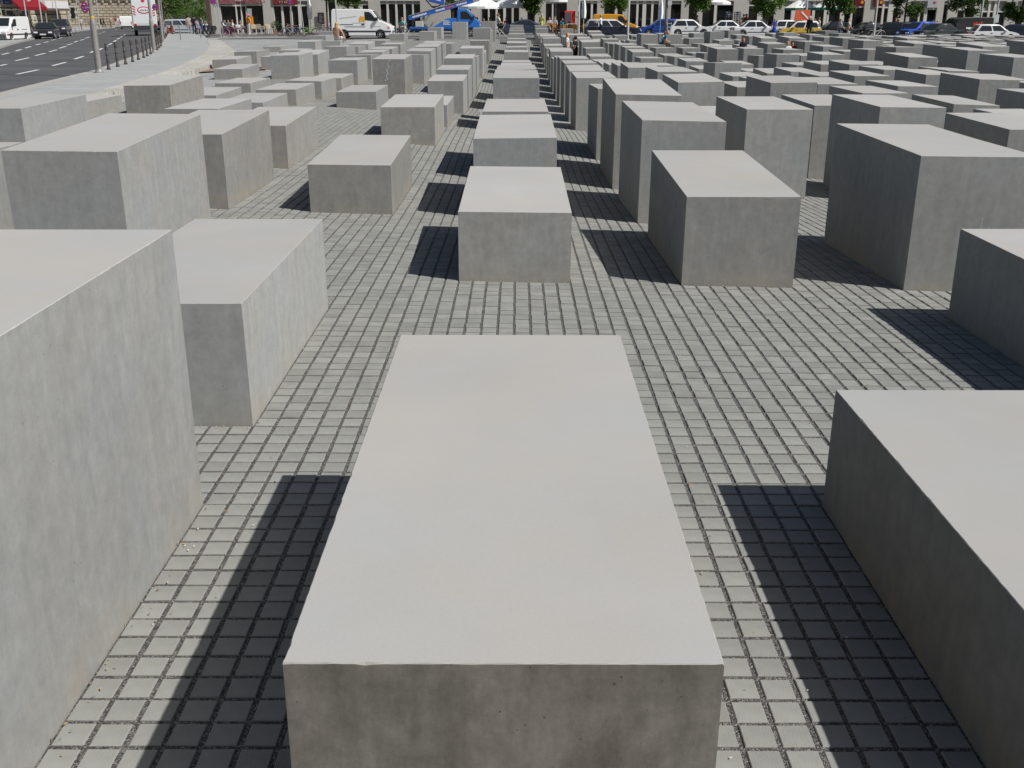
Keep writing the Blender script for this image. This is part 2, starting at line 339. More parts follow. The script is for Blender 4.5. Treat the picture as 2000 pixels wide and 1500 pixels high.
# ---------------------------------------------------------------- stelae: column i (1.9 m apart), row j (3.33 m apart): top height of the front edge, rise to the back, rise to the right (cm, from eye level)
T={(-7,17):(-156,0,2),(-7,22):(-101,0,3),(-6,12):(-159,5,2),(-6,13):(-140,0,3),(-6,17):(-130,5,1),(-6,18):(-106,0,2),(-5,6):(-169,0,0),(-5,10):(-164,6,1),(-5,12):(-149,0,0),(-5,13):(-135,0,0),(-5,16):(-119,0,2),(-4,4):(-125,3,0),(-4,6):(-134,8,1),(-4,7):(-177,4,0),(-4,8):(-169,1,0),(-4,10):(-121,3,2),(-4,11):(-129,9,0),(-4,13):(-120,-3,0),(-4,14):(-128,-3,0),(-4,15):(-126,7,0),(-4,17):(-124,0,0),(-4,20):(-106,0,0),(-3,2):(-124,0,0),(-3,5):(-153,0,0),(-3,6):(-168,3,0),(-3,7):(-164,1,1),(-3,8):(-163,-3,-2),(-3,9):(-174,1,0),(-3,10):(-136,0,1),(-3,11):(-132,-5,2),(-3,12):(-132,2,2),(-3,13):(-130,4,1),(-3,14):(-119,1,1),(-3,20):(-92,0,0),(-3,22):(-75,0,2),(-2,2):(-104,9,-1),(-2,3):(-126,7,0),(-2,4):(-149,7,0),(-2,7):(-169,1,1),(-2,9):(-120,6,0),(-2,11):(-130,-7,0),(-2,12):(-128,5,-1),(-2,13):(-121,6,1),(-2,14):(-116,6,0),(-2,16):(-132,0,0),(-2,21):(-38,0,-1),(-1,0):(-84,0,0),(-1,1):(-142,0,0),(-1,3):(-160,8,-1),(-1,5):(-150,5,0),(-1,6):(-173,2,0),(-1,8):(-163,4,0),(-1,9):(-150,3,0),(-1,10):(-130,5,0),(-1,11):(-137,-4,0),(-1,13):(-127,4,0),(-1,14):(-155,4,0),(-1,16):(-118,0,0),(-1,17):(-61,0,1),(-1,18):(-77,0,0),(-1,21):(-33,0,1),(0,0):(-131,1,0),(0,2):(-154,5,-1),(0,3):(-130,5,1),(0,4):(-129,0,0),(0,6):(-119,4,0),(0,7):(-119,0,3),(0,9):(-140,0,0),(0,10):(-142,-3,0),(0,12):(-131,0,-1),(0,14):(-132,0,1),(0,15):(-122,5,-1),(0,16):(-110,0,0),(0,18):(-96,0,-1),(0,20):(-85,0,1),(0,21):(-76,0,1),(0,23):(-62,0,0),(1,0):(-155,0,0),(1,2):(-141,9,0),(1,3):(-111,3,-2),(1,4):(-106,9,-2),(1,5):(-119,-6,0),(1,7):(-137,2,1),(1,8):(-138,6,1),(1,9):(-132,0,1),(1,10):(-131,0,0),(1,11):(-141,-1,0),(1,12):(-157,-2,0),(1,13):(-140,9,0),(1,15):(-146,-3,0),(1,16):(-142,3,1),(1,17):(-113,0,2),(1,19):(-115,9,0),(1,24):(-89,0,2),(1,25):(-69,0,0),(2,1):(-149,0,0),(2,2):(-108,3,-1),(2,4):(-126,1,0),(2,6):(-127,4,2),(2,7):(-123,0,0),(2,9):(-144,4,0),(2,10):(-153,1,0),(2,11):(-165,0,0),(2,15):(-146,-1,1),(2,16):(-125,8,1),(2,18):(-120,5,0),(2,20):(-111,4,0),(2,24):(-92,0,0),(3,4):(-123,1,-1),(3,5):(-147,2,0),(3,6):(-128,1,1),(3,7):(-158,0,0),(3,13):(-166,-3,0),(3,14):(-153,6,0),(3,15):(-142,1,0),(3,16):(-138,2,1),(3,17):(-143,-3,0),(3,18):(-147,1,0),(3,19):(-132,2,0),(3,22):(-127,7,1),(3,23):(-108,7,1),(4,4):(-154,3,0),(4,6):(-149,0,0),(4,7):(-151,3,0),(4,10):(-185,0,3),(4,11):(-158,-8,0),(4,13):(-179,5,0),(4,14):(-172,-4,1),(4,15):(-179,2,0),(4,16):(-153,-3,2),(4,17):(-147,0,0),(4,18):(-99,2,-2),(4,22):(-170,6,0),(4,23):(-132,1,1),(5,5):(-172,0,0),(5,6):(-172,3,-3),(5,7):(-156,0,-1),(5,8):(-150,2,0),(5,9):(-168,0,0),(5,10):(-172,3,-1),(5,11):(-194,7,0),(5,12):(-203,0,0),(5,13):(-191,5,0),(5,14):(-140,5,0),(5,15):(-169,-5,-2),(5,16):(-180,-1,0),(5,19):(-104,0,1),(5,20):(-106,2,0),(5,23):(-170,0,2),(6,6):(-155,0,0),(6,7):(-141,3,-2),(6,8):(-147,3,0),(6,9):(-150,1,0),(6,10):(-149,3,0),(6,11):(-163,3,0),(6,12):(-180,1,0),(6,13):(-152,-3,-1),(6,14):(-168,-6,0),(6,15):(-147,0,0),(6,18):(-162,8,3),(6,19):(-158,-3,0),(6,20):(-133,-1,2),(7,9):(-154,1,-3),(7,10):(-127,7,-2),(7,13):(-152,4,0),(7,14):(-168,3,0),(7,15):(-152,0,0),(7,16):(-134,5,1),(7,19):(-178,7,0),(7,21):(-97,0,0),(7,23):(-117,0,1),(8,9):(-115,3,0),(8,10):(-106,5,-2),(8,12):(-113,-3,0),(8,13):(-132,-2,0),(8,14):(-150,1,0),(8,15):(-138,4,-1),(8,16):(-123,0,0),(8,17):(-113,8,-3),(8,19):(-126,9,-2),(8,20):(-120,4,0),(8,22):(-168,-1,0),(8,23):(-156,2,0),(9,11):(-102,9,0),(9,12):(-109,0,0),(9,13):(-108,7,0),(9,15):(-111,2,0),(9,16):(-106,3,0),(9,17):(-108,1,0),(9,23):(-158,0,0),(9,24):(-135,3,0),(9,25):(-106,-2,0),(10,11):(-89,3,0),(10,20):(-112,4,-2),(10,22):(-109,0,0),(10,23):(-123,6,0),(12,18):(-121,9,0),(12,22):(-114,-1,0),(12,23):(-101,0,0),}
W_, L_, PX_, PY_ = .95, 2.38, 1.9, 3.33
ABSENT = {(0,1),(1,1),(2,3),(-1,2),(-1,4),(-1,7),(-2,5),(-2,6),(-2,8),(1,6),(2,0),(3,1)}
tops = {k: tuple(q/100 for q in v) for k, v in T.items()}
_rg = random.Random(3)
def _near(i, j):
    s = ws = 0
    for (a, b), v in T.items():
        d = math.hypot((a-i)*.7, b-j)
        if d < 5 or (i > 9 and d < 9): q = 1/(d*d+.3); s += v[0]/100*q; ws += q
    return s/ws if ws else -1.25
for i in range(0, 22):
    for j in range(1, 26):
        if (i, j) in tops or (i, j) in ABSENT: continue
        x, y = PX_*i, PY_*j
        px = 1000+FPX*(x-.5)/((y+L_+1.9)*math.cos(PITCH)+.6)
        if px > 2080: continue
        if i in (0, 1) and j < 8 and (i, j) != (0, 5): continue
        drop = .3 if i < 5 else .2
        tops[(i, j)] = (_near(i, j)-drop+_rg.uniform(-.06, .06), _rg.uniform(-.03, .05), _rg.uniform(-.02, .02))
HIDDEN = {(0,5),(0,8),(0,11),(0,13),(0,17),(0,19),(0,22),(0,24),(0,25),(3,8),(3,9),(3,10),(4,8),(5,4),(5,21),(5,22),(5,23),(6,5),(6,16),(6,17),(6,22),(6,23),(6,24),(6,25),(7,24),(8,18),(8,22),(8,24),(8,25),(9,9),(9,10),(9,14),(9,18),(9,19),(9,21),(9,22),(10,10),(10,12),(10,13),(10,14),(10,15),(10,17),(10,18),(10,19),(10,21),(10,25),(11,11),(11,12),(11,13),(11,14),(11,15),(11,16),(11,19),(11,20),(11,21),(11,22),(11,23),(11,25),(12,12),(12,13),(12,14),(12,15),(12,16),(12,17),(12,20),(12,24),(13,13),(13,14),(13,15),(13,16),(13,17),(13,19),(13,24),(13,25),(14,14),(14,15),(14,16),(14,18),(15,16),(15,17),(15,24),(15,25),(16,17),(16,18),(17,18),(17,19),(18,19),(18,20),(19,20),(19,21),(20,21),(20,22),(20,23),(20,25),(21,22),(21,23),(21,24)}   # behind other stelae: nothing of them shows
for k in HIDDEN: tops.pop(k, None)
NUDGE = {(0, 0): -.012, (-2, 2): .07, (-3, 2): .07}       # blocks not set quite true to the grid
def stele_mesh(i, j, zf, dz, tx):
    x = PX_*i+NUDGE.get((i, j), 0); y = PY_*j; zb = min(H(x+a, y+b) for a in (-.5, .5) for b in (0, 1.2, 2.4))-.15
    zb0 = H(x, y+1.19)
    r = random.Random(i*101+j); lean = (r.uniform(-.004, .004), r.uniform(-.004, .004))
    w = W_/2; c = .003; V = []; 
    def zt(a, b): return zf+CAMZ+dz*(b/L_)+tx*(a/W_)
    def ring(a0, a1, b0, b1, f):
        return [Vector((a, b, f(a, b))) for a, b in ((a0, b0), (a1, b0), (a1, b1), (a0, b1))]
    def oct_(f):
        return [Vector((a, b, f(a, b))) for a, b in ((-w+c, 0), (w-c, 0), (w, c), (w, L_-c), (w-c, L_), (-w+c, L_), (-w, L_-c), (-w, c))]
    if j <= 3 and abs(i) <= 3:                                    # near blocks: arrises with small chips and wear
        per = [(-w, 0, w, 0), (w, 0, w, L_), (w, L_, -w, L_), (-w, L_, -w, 0)]; lo, hi, tp = [], [], []
        for x0, y0, x1, y1 in per:
            n = int(math.hypot(x1-x0, y1-y0)/.022); nx, ny = -(y1-y0), x1-x0; q = math.hypot(nx, ny); nx /= q; ny /= q; chip = 0
            for t in range(n):
                f = t/n; a, e = x0+(x1-x0)*f, y0+(y1-y0)*f
                chip = r.uniform(.0015, .004) if r.random() < .02 else chip*r.uniform(.2, .6)
                ck = .0018+r.random()*.001+chip
                if t == 0: ck = .003+r.random()*.002
                lo.append(Vector((a, e, zb))); hi.append(Vector((a, e, zt(a, e)-ck*r.uniform(.7, 1.2)))); tp.append(Vector((a+nx*ck, e+ny*ck, zt(a, e))))
        N_ = len(lo); V = lo+hi+tp
        for v in V[N_:]: v.x += lean[0]*(v.z-zb); v.y += lean[1]*(v.z-zb)
        F = [(k, (k+1) % N_, N_+(k+1) % N_, N_+k) for k in range(N_)]+[(N_+k, N_+(k+1) % N_, 2*N_+(k+1) % N_, 2*N_+k) for k in range(N_)]+[tuple(range(2*N_, 3*N_))]
    else:
        lo = oct_(lambda a, b: zb); hi = oct_(lambda a, b: zt(a, b)-c); tp = ring(-w+c, w-c, c, L_-c, zt)
        for v in hi+tp: v.x += lean[0]*(v.z-zb); v.y += lean[1]*(v.z-zb)
        V = lo+hi+tp
        F = [(k, (k+1) % 8, 8+(k+1) % 8, 8+k) for k in range(8)] + [(16, 17, 18, 19)]
        F += [(8, 9, 17, 16), (10, 11, 18, 17), (12, 13, 19, 18), (14, 15, 16, 19), (9, 10, 17), (11, 12, 18), (13, 14, 19), (15, 8, 16)]
    me = bpy.data.meshes.new('concrete_stele')
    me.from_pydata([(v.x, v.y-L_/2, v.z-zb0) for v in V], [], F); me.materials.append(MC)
    return me, Vector((x, y+L_/2, zb0))
STELE = {}
TONE = {(0, 0): 1., (-1, 0): .05, (-1, 1): 0., (0, 2): .3, (1, 2): .3, (-4, 6): .4, (-1, 3): .3, (-1, 5): .35, (1, 4): .35, (1, 0): .2, (-2, 2): .05, (-2, 3): .3, (-2, 4): .35, (-2, 9): .4}
def in_view(i, j):
    return True
order = sorted(tops, key=lambda k: (k[1], abs(k[0])))
for (i, j) in order:
    me, loc = stele_mesh(i, j, *tops[(i, j)])
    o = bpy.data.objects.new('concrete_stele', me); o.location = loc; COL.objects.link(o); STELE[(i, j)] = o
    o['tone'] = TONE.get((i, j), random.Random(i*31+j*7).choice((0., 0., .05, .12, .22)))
    o['pale'] = {(-1, 1): .2, (0, 0): -.08, (-1, 0): .02, (2, 2): -.08, (-2, 2): .06, (1, 0): -.14, (2, 1): -.12, (1, 2): -.04}.get((i, j), random.Random(i*17+j*3).uniform(-.07, .07))  # two nearest right blocks: shade of their left sides put into the colour
def on_block(k, name, quads, col):
    b = MB()
    for q in quads: b.add(q, [tuple(range(len(q)))])
    b.build(name, flat(col, .8), STELE[k])
_r9 = random.Random(21); q9 = []
for t in range(16):                                               # white splash running down one front
    f = t/15; x = .02-.12*f+_r9.gauss(0, .02); z = 1.12-.62*f; hh = _r9.uniform(.02, .06); ww = _r9.uniform(.006, .02); q9.append([(x-ww, -L_/2-.004, z), (x+ww*.6, -L_/2-.004, z-hh*.3), (x+ww, -L_/2-.004, z+hh*.6), (x, -L_/2-.004, z+hh)])
on_block((-2, 9), 'paint_splash', q9, (.62, .64, .65))
q9 = []
for x, z0, z1 in ((.1, .55, .95), (.16, .3, .62), (.32, .75, .9), (-.2, .85, 1.0)):
    q9.append([(x, -L_/2-.003, z0), (x+.006, -L_/2-.003, z0+.02), (x+.012, -L_/2-.003, z1), (x+.004, -L_/2-.003, z1-.02)])
for y, z0, z1 in ((-.75, .5, .95), (-.55, .3, .55), (.3, .6, .95)):
    q9.append([(-W_/2-.003, y, z0), (-W_/2-.003, y+.008, z0+.03), (-W_/2-.003, y+.03, z1), (-W_/2-.003, y+.02, z1-.03)])
on_block((2, 2), 'scratch', q9, (.33, .33, .33))
print('STELAE', len(STELE))
# ---------------------------------------------------------------- concrete setts around the nearest stelae
def build_setts():
    sx, sy, jx, jy = .11875, 3.33/28, .0185, .017
    ks = np.arange(int((X0-.475)/sx), int((X1-.475)/sx)); js = np.arange(int(Y0/sy), int(Y1/sy))
    gx_, gy_ = np.meshgrid(.475+(ks+.5)*sx, (js+.5)*sy); cx = gx_.ravel(); cy = gy_.ravel()
    keep = np.ones(len(cx), bool); near = [k for k in tops if PY_*k[1] < Y1 and abs(PX_*k[0]) < X1+1]
    for i, j in near:
        y0 = PY_*j
        keep &= ~((abs(cx-PX_*i) < W_/2+.005) & (cy > y0+.02) & (cy < PY_*j+L_-.02))
    cx = cx[keep]; cy = cy[keep]; n = len(cx)
    rg = np.random.default_rng(5)
    cx = cx+.35*sx*0; z = HN(cx, cy)+.005+rg.normal(0, .0012, n)
    e = .06; gx1 = (HN(cx+e, cy)-HN(cx-e, cy))/(2*e)+rg.normal(0, .003, n); gy1 = (HN(cx, cy+e)-HN(cx, cy-e))/(2*e)+rg.normal(0, .003, n)
    rot = rg.normal(0, .008, n); jxx = rg.normal(0, .0012, n); jyy = rg.normal(0, .0012, n)
    # which ones show largest in the photograph and are not hidden by a stele
    P = np.stack([cx, cy, z], 1); D = P-np.array(CAMP); dep = D@np.array(_f)
    u = 1000+FPX*(D@np.array(_r))/dep; v = 750-FPX*(D@np.array(_u))/dep
    area = (1/dep**2)*np.abs(D[:, 2])/np.linalg.norm(D, axis=1)
    vis = (u > 5) & (u < 1995) & (v > 5) & (v < 1490) & (dep > .3)
    for i, j in near:
        zt = tops[(i, j)][0]+CAMZ; lo = np.array([PX_*i-W_/2, PY_*j-.03, -3]); hi = np.array([PX_*i+W_/2, PY_*j+L_, zt])
        with np.errstate(divide='ignore', invalid='ignore'):
            t1 = (lo-np.array(CAMP))/D; t2 = (hi-np.array(CAMP))/D
        tn = np.minimum(t1, t2).max(1); tf = np.maximum(t1, t2).min(1)
        vis &= ~((tn < tf) & (tn < .995) & (tf > 0))
    area[~vis] = 0
    single = np.zeros(n, bool); single[np.argsort(-area)[:300]] = True
    hx, hy, c, dpt = (sx-jx)/2, (sy-jy)/2, .003, .03
    tmpl = np.array([[a*(hx-c), b*(hy-c), 0] for a, b in ((-1,-1),(1,-1),(1,1),(-1,1))]+[[a*hx, b*hy, -c] for a, b in ((-1,-1),(1,-1),(1,1),(-1,1))]+[[a*hx, b*hy, -dpt] for a, b in ((-1,-1),(1,-1),(1,1),(-1,1))])
    fc = [(0,1,2,3)]+[(4+k, 4+(k+1) % 4, (k+1) % 4, k) for k in range(4)]+[(8+k, 8+(k+1) % 4, 4+(k+1) % 4, 4+k) for k in range(4)]
    one = bpy.data.meshes.new('paving_stone'); one.from_pydata(tmpl.tolist(), [], fc); one.materials.append(MSETT)
    for q in np.nonzero(single)[0]:
        o = bpy.data.objects.new('paving_stone', one); COL.objects.link(o); o.parent = bed
        o.location = (cx[q]+jxx[q], cy[q]+jyy[q], z[q]); o.rotation_euler = (math.atan(gy1[q]), -math.atan(gx1[q]), rot[q])
    r = np.nonzero(~single)[0]; m = len(r)
    ca, sa = np.cos(rot[r])[:, None], np.sin(rot[r])[:, None]
    tx = tmpl[None, :, 0]*ca-tmpl[None, :, 1]*sa; ty = tmpl[None, :, 0]*sa+tmpl[None, :, 1]*ca
    V = np.stack([tx+(cx[r]+jxx[r])[:, None], ty+(cy[r]+jyy[r])[:, None], tmpl[None, :, 2]+tx*gx1[r][:, None]+ty*gy1[r][:, None]+z[r][:, None]], 2).reshape(-1, 3)
    F = (np.array(fc)[None]+(np.arange(m)*12)[:, None, None]).reshape(-1, 4)
    me = bpy.data.meshes.new('paving_stones'); me.vertices.add(len(V)); me.vertices.foreach_set('co', V.ravel())
    me.loops.add(F.size); me.loops.foreach_set('vertex_index', F.ravel().astype(np.int32)); me.polygons.add(len(F))
    me.polygons.foreach_set('loop_start', np.arange(0, F.size, 4, dtype=np.int32)); me.update(calc_edges=True); me.shade_flat(); me.materials.append(MSETT)
    o = bpy.data.objects.new('paving_stones', me); COL.objects.link(o); o.parent = bed; tag(o, kind='stuff')
    print('SETTS', n)
build_setts()
def litter():
    """bud scales, leaf crumbs and grit blown against the feet of the stelae"""
    rg = random.Random(11); b = MB()
    for k in range(1300):
        if rg.random() < .6:
            i, j = rg.choice([(-1, 0), (-1, 1), (0, 2), (1, 2), (-1, 3), (1, 0), (2, 1), (0, 3), (-2, 3), (0, 0)])
            s = rg.random()
            if (i, j) == (-1, 0) and s < .9: x = -1.425+abs(rg.gauss(0, .05)); y = rg.uniform(.2, 2.4)
            elif s < .5: x = PX_*i+rg.choice((-1, 1))*(.475+abs(rg.gauss(0, .03))); y = PY_*j+rg.uniform(0, 2.38)
            else: x = PX_*i+rg.uniform(-.5, .5); y = PY_*j-abs(rg.gauss(0, .03))
        else: x = rg.uniform(-3.4, 4); y = rg.uniform(.2, 9)
        l = rg.uniform(.003, .009); w_ = l*rg.uniform(.3, .6); a = rg.uniform(0, 6.28); z = H(x, y)+.011
        d = Vector((math.cos(a), math.sin(a), 0)); e = Vector((-d.y, d.x, 0)); c = Vector((x, y, z))
        b.add([c-d*l, c+e*w_+Vector((0, 0, .003)), c+d*l+Vector((0, 0, .002)), c-e*w_], [(0, 1, 2, 3)], rg.choice((0, 0, 1, 2)))
    o = b.build('leaf_litter', [flat((.34, .23, .12), .8), flat((.16, .1, .06), .8), flat((.5, .44, .34), .8)])
    tag(o, 'brown leaf crumbs and grit scattered along the joints of the paving', 'litter', kind='stuff')
litter()
# ---------------------------------------------------------------- left: pavement, cobble band, kerbs, the wide street with its markings
def gl(pts, dz=0): return [gp(*p, dz) for p in pts]
def xy(ps): return [(p.x, p.y) for p in ps]
MASPH = mat('asphalt', (.088, .088, .09), rough=.85, var=.2, vs=.35, bump=.3, bs=60)
MSIDE = grid_mat('pavement_slabs', (.33, .335, .33), (.24, .24, .235), .5, .5, .01, .01, var=.06, cellvar=.05)
MCOB = grid_mat('cobbles', (.45, .435, .39), (.26, .25, .225), .11, .09, .015, .015, var=.16, cellvar=.22)
MKERB = mat('granite_kerb', (.36, .35, .33), rough=.8, var=.12, vs=5)
MWLINE = mat('road_paint', (.62, .62, .6), rough=.7, var=.12, vs=7)
kerb_near = gl([(-140, 215), (0, 181), (100, 157), (185, 137), (235, 119), (270, 105), (310, 86.5), (325, 74), (332, 62)], .15)
kerb_far = gl([(-140, 118), (-60, 104), (0, 93), (34, 83), (68, 75), (130, 64), (170, 58.5), (240, 52), (330, 49)], .1)
roadpoly = xy(kerb_near)+xy(reversed(kerb_far))
road = sheet('road', roadpoly, (2, 2), .03, MASPH)
def ribbon(name, pts, wdt, hgt, dz, m, parent=None, kind='structure', side=1):
    b = MB(); V = []
    for k, p in enumerate(pts):
        a = pts[max(0, k-1)]; c = pts[min(len(pts)-1, k+1)]; t = Vector((c.x-a.x, c.y-a.y, 0)).normalized(); n_ = Vector((t.y, -t.x, 0))*side
        z = H(p.x, p.y)+dz; q = p+n_*wdt
        V += [(p.x, p.y, z-.3), (p.x, p.y, z+hgt), (q.x, q.y, z+hgt), (q.x, q.y, z-.3)]
    F = []
    for k in range(len(pts)-1):
        for e in range(3): F.append((4*k+e, 4*k+e+1, 4*k+e+5, 4*k+e+4))
    b.add(V, F); o = b.build(name, m, parent); return tag(o, kind=kind)
def densify(pts, st):
    out = []
    for a, b in zip(pts[:-1], pts[1:]):
        n = max(1, int((b-a).length/st)); out += [a.lerp(b, k/n) for k in range(n)]
    return out+[pts[-1]]
ribbon('kerb', densify(kerb_near, 2), .3, .13, .03, MKERB)
ribbon('kerb', densify(kerb_far, 3), .3, .13, .03, MKERB, side=-1)
cob_out = gl([(60, 212), (135, 192), (200, 174), (305, 144.5), (350, 128), (385, 112), (400, 102), (410, 88), (404, 79)], .15)
cob_in = gl([(100, 212), (160, 195), (200, 184), (344, 146), (412, 126)], .15)
cob_tri = gl([(412, 126), (446, 106), (462, 99.5), (447, 90), (430, 78)], .15)
kn = [p+Vector((.3, 0, 0)) for p in kerb_near]
sheet('pavement', xy(kn)+xy(reversed(gl([(100, 212), (160, 195), (200, 179), (305, 147), (350, 131), (385, 115), (402, 104), (412, 88), (406, 79), (400, 70)], .15))), (1, 1), .13, MSIDE, skirt=.3)
sheet('cobble_band', xy(cob_out)+xy(reversed(cob_tri))+xy(reversed(cob_in[:-1])), (1, 1), .145, MCOB, skirt=.3)
fp = gl([(-140, 118), (0, 93), (34, 83), (68, 75), (130, 64), (170, 58.5), (240, 52), (330, 49)])
off = Vector((-7, 3, 0))
sheet('pavement', xy(fp)+xy([p+off*(1 if k < 5 else 3) for k, p in reversed(list(enumerate(fp)))]), (3, 3), .15, MSIDE, skirt=.4)
sheet('red_paving_strip', xy(gl([(352, 142), (410, 135), (520, 132), (520, 136), (410, 140.5), (356, 144)])), (1, 1), .02, mat('red_paving', (.27, .17, .14), rough=.85, var=.12, vs=4))
# lane markings: dashes along three lines, each dash a piece of paint on the road
def dashes(rows):
    for (x0, y0, x1, y1) in rows:
        a = gp(x0, y0); b = gp(x1, y1); t = (b-a); t.z = 0; t.normalize(); n_ = Vector((-t.y, t.x, 0))*.075
        m = MB(); V = []
        for p in (a, b):
            for s in (-1, 1): q = p+n_*s; V.append((q.x, q.y, H(q.x, q.y)+.036))
        m.add(V, [(0, 2, 3, 1)]); o = m.build('lane_marking', MWLINE, road)
dashes([(33, 147, 75, 138), (103, 130, 129, 123), (146, 117, 163, 111), (177, 104, 186, 100), (193, 99, 200, 95.5), (205, 93.5, 210, 90.5), (213, 88.5, 218.5, 85.5), (222, 82.5, 227, 79.5), (229, 77.5, 233.5, 75), (235, 73.5, 239, 71.5), (241, 70, 244.5, 68),
 (0, 130, 13, 127), (31, 120, 57, 114), (69, 110, 89, 105), (96, 102.5, 111, 98.5), (116, 95.5, 129, 91.5), (131, 89, 142, 86), (145, 83.5, 152, 81), (156, 80, 165, 77.5), (167, 75.5, 175, 73), (185, 68.5, 191, 67), (194, 65.8, 199, 64.7), (201, 63.6, 205, 62.3),
 (4, 108, 18, 104.5), (31, 101, 42, 97.5), (50, 95, 61, 91.5), (70, 89, 79, 86.5), (86, 84.3, 95, 82), (101, 79.6, 109, 77.8), (115, 76, 121, 74.5), (127, 72, 132, 71), (138, 69.6, 142, 68.6), (225, 58.5, 230, 57.6), (235, 56.5, 239, 55.8)])
# far side: carriageway and café pavement
MSTREET = mat('street_asphalt', (.15, .15, .15), rough=.85, var=.1, vs=.5)
MCAFE = grid_mat('cafe_paving', (.2, .165, .15), (.13, .11, .1), .3, .15, .01, .01, var=.1, cellvar=.1)
sheet('street', [(-27, 84.6), (90, 84.6), (90, 106), (-27, 106)], (2, 2), .015, MSTREET)
sheet('cafe_pavement', [(-28.5, 98.5), (-13, 98.5), (-12, 105.5), (90, 105.5), (90, 113), (-31, 113)], (2, 2), .1, MCAFE, skirt=.3)
ribbon('kerb', [Vector((x, 105.3, H(x, 105.3))) for x in np.arange(-11.8, 90, 3)], .2, .1, .01, MKERB)
ribbon('kerb', densify(gl([(322, 82), (380, 78), (440, 75), (500, 74), (560, 73), (640, 73.5)]), 1.5), .25, .06, .0, MKERB)
# ---------------------------------------------------------------- buildings
def prect(b, px0, px1, py0, py1, Y, y0, y1, m=0):           # photo rectangle on the plane y=Y, as a box from Y+y0 to Y+y1
    A = at(px0, py1, Y); B = at(px1, py0, Y); b.box(min(A.x, B.x), max(A.x, B.x), Y+y0, Y+y1, A.z, B.z, m); return b
def part(name, mats, parent, fn, bevel=0):
    b = MB(); fn(b); o = b.build(name, mats, None, bevel=bevel)
    o.parent = parent; o.matrix_parent_inverse = Matrix.Translation(parent.location).inverted() if parent.rotation_euler.z == 0 else parent.matrix_world.inverted()
    return o
MRENDER = mat('grey_render', (.47, .46, .42), rough=.85, var=.08, vs=.5)
MFRAME = mat('pale_window_frame', (.6, .6, .55), rough=.6)
MFASC = mat('fascia_panel', (.3, .3, .29), rough=.6)
YF = 112.0
zb = .1
cafe = thing('cafe_building', (0, YF, H(0, YF)), 0, 'long grey rendered building with dark shop fronts behind the parked cars', 'building')
cafe_l, cafe_r = at(404, 30, YF).x, at(2080, 30, YF).x
def zpy(py, Y=YF): return at(1000, py, Y).z
# openings: x0, x1, top row of pixel
OPEN = [(431,460,12),(462,470,12),(472,480,12),(481,514,11),(535,549,12),(553,566,12),(570,582,12),(587,602,12),(641,656,4),(690,700,10),(708,720,10),(743,755,8),(759,772,8),(776,788,8),(792,805,8),(808,821,8),(880,895,14),(903,920,14),(941,953,15),(956,968,15),(972,983,15),(988,999,15),(1003,1014,15),(1030,1045,12),(1066,1078,7),(1081,1107,6),(1132,1154,6),(1158,1166,7),(1180,1200,8),(1206,1216,8),(1230,1243,8),(1247,1255,8),(1262,1272,8),(1276,1286,8),(1310,1330,8),(1345,1360,9),(1372,1395,9),(1400,1432,10),(1462,1480,12),(1490,1512,12),(1532,1546,16),(1555,1571,17),(1577,1587,17),(1592,1610,17),(1620,1640,17),(1650,1662,15),(1666,1687,15),(1708,1723,15),(1727,1735,16),(1745,1755,16),(1777,1795,18),(1798,1806,19),(1812,1829,19),(1842,1851,9),(1870,1884,20),(1890,1902,20),(1914,1930,24),(1934,1941,24),(1946,1964,24),(1985,2000,24),(2010,2030,24),(2040,2060,24)]
ZSILL = H(0, YF)-.5
ops = [(at(a, 20, YF).x, at(b, 20, YF).x, zpy(t)) for a, b, t in OPEN]
zl = max(o[2] for o in ops)+.45                               # top of the transom strip
prev = cafe_l
for k, (a, b, t) in enumerate(ops+[(cafe_r, cafe_r, 2)]):
    if a-prev > .02:
        wide = a-prev > .55
        part('pier' if wide else 'mullion', MRENDER if wide else MFRAME, cafe, lambda q: q.box(prev, a, YF-(.12 if wide else .0), YF+.3, ZSILL, 3.62))
    prev = b
for a, b, t in ops:
    part('window_pane', MGLASS, cafe, lambda q: q.box(a-.02, b+.02, YF+.2, YF+.26, ZSILL, t))
    part('transom', MFRAME, cafe, lambda q: q.box(a, b, YF+.02, YF+.28, t, t+.14))
    part('transom_light', MFASC, cafe, lambda q: q.box(a, b, YF+.15, YF+.24, t+.14, 3.62))
part('wall', MRENDER, cafe, lambda q: q.box(cafe_l, cafe_r, YF-.12, YF+.5, 3.62, 14.5))
part('back_wall', MRENDER, cafe, lambda q: q.box(cafe_l, cafe_r, YF+6, YF+6.4, ZSILL, 14.5))
part('roof', MFASC, cafe, lambda q: q.box(cafe_l-.2, cafe_r+.2, YF-.4, YF+6.6, 14.5, 14.8))
part('corner_post', mat('brown_clad', (.09, .065, .055), rough=.6), cafe, lambda q: q.box(at(405, 20, YF).x, at(413, 20, YF).x, YF-.5, YF-.13, ZSILL, 14.4))
for k in range(24):                                            # upper storeys, above the picture
    for st in range(3):
        x = cafe_l+2+k*4.1
        if x+1.6 < cafe_r: part('window', MGLASS, cafe, lambda q: q.box(x, x+1.5, YF-.14, YF-.1, 5.2+st*3.1, 7.0+st*3.1))
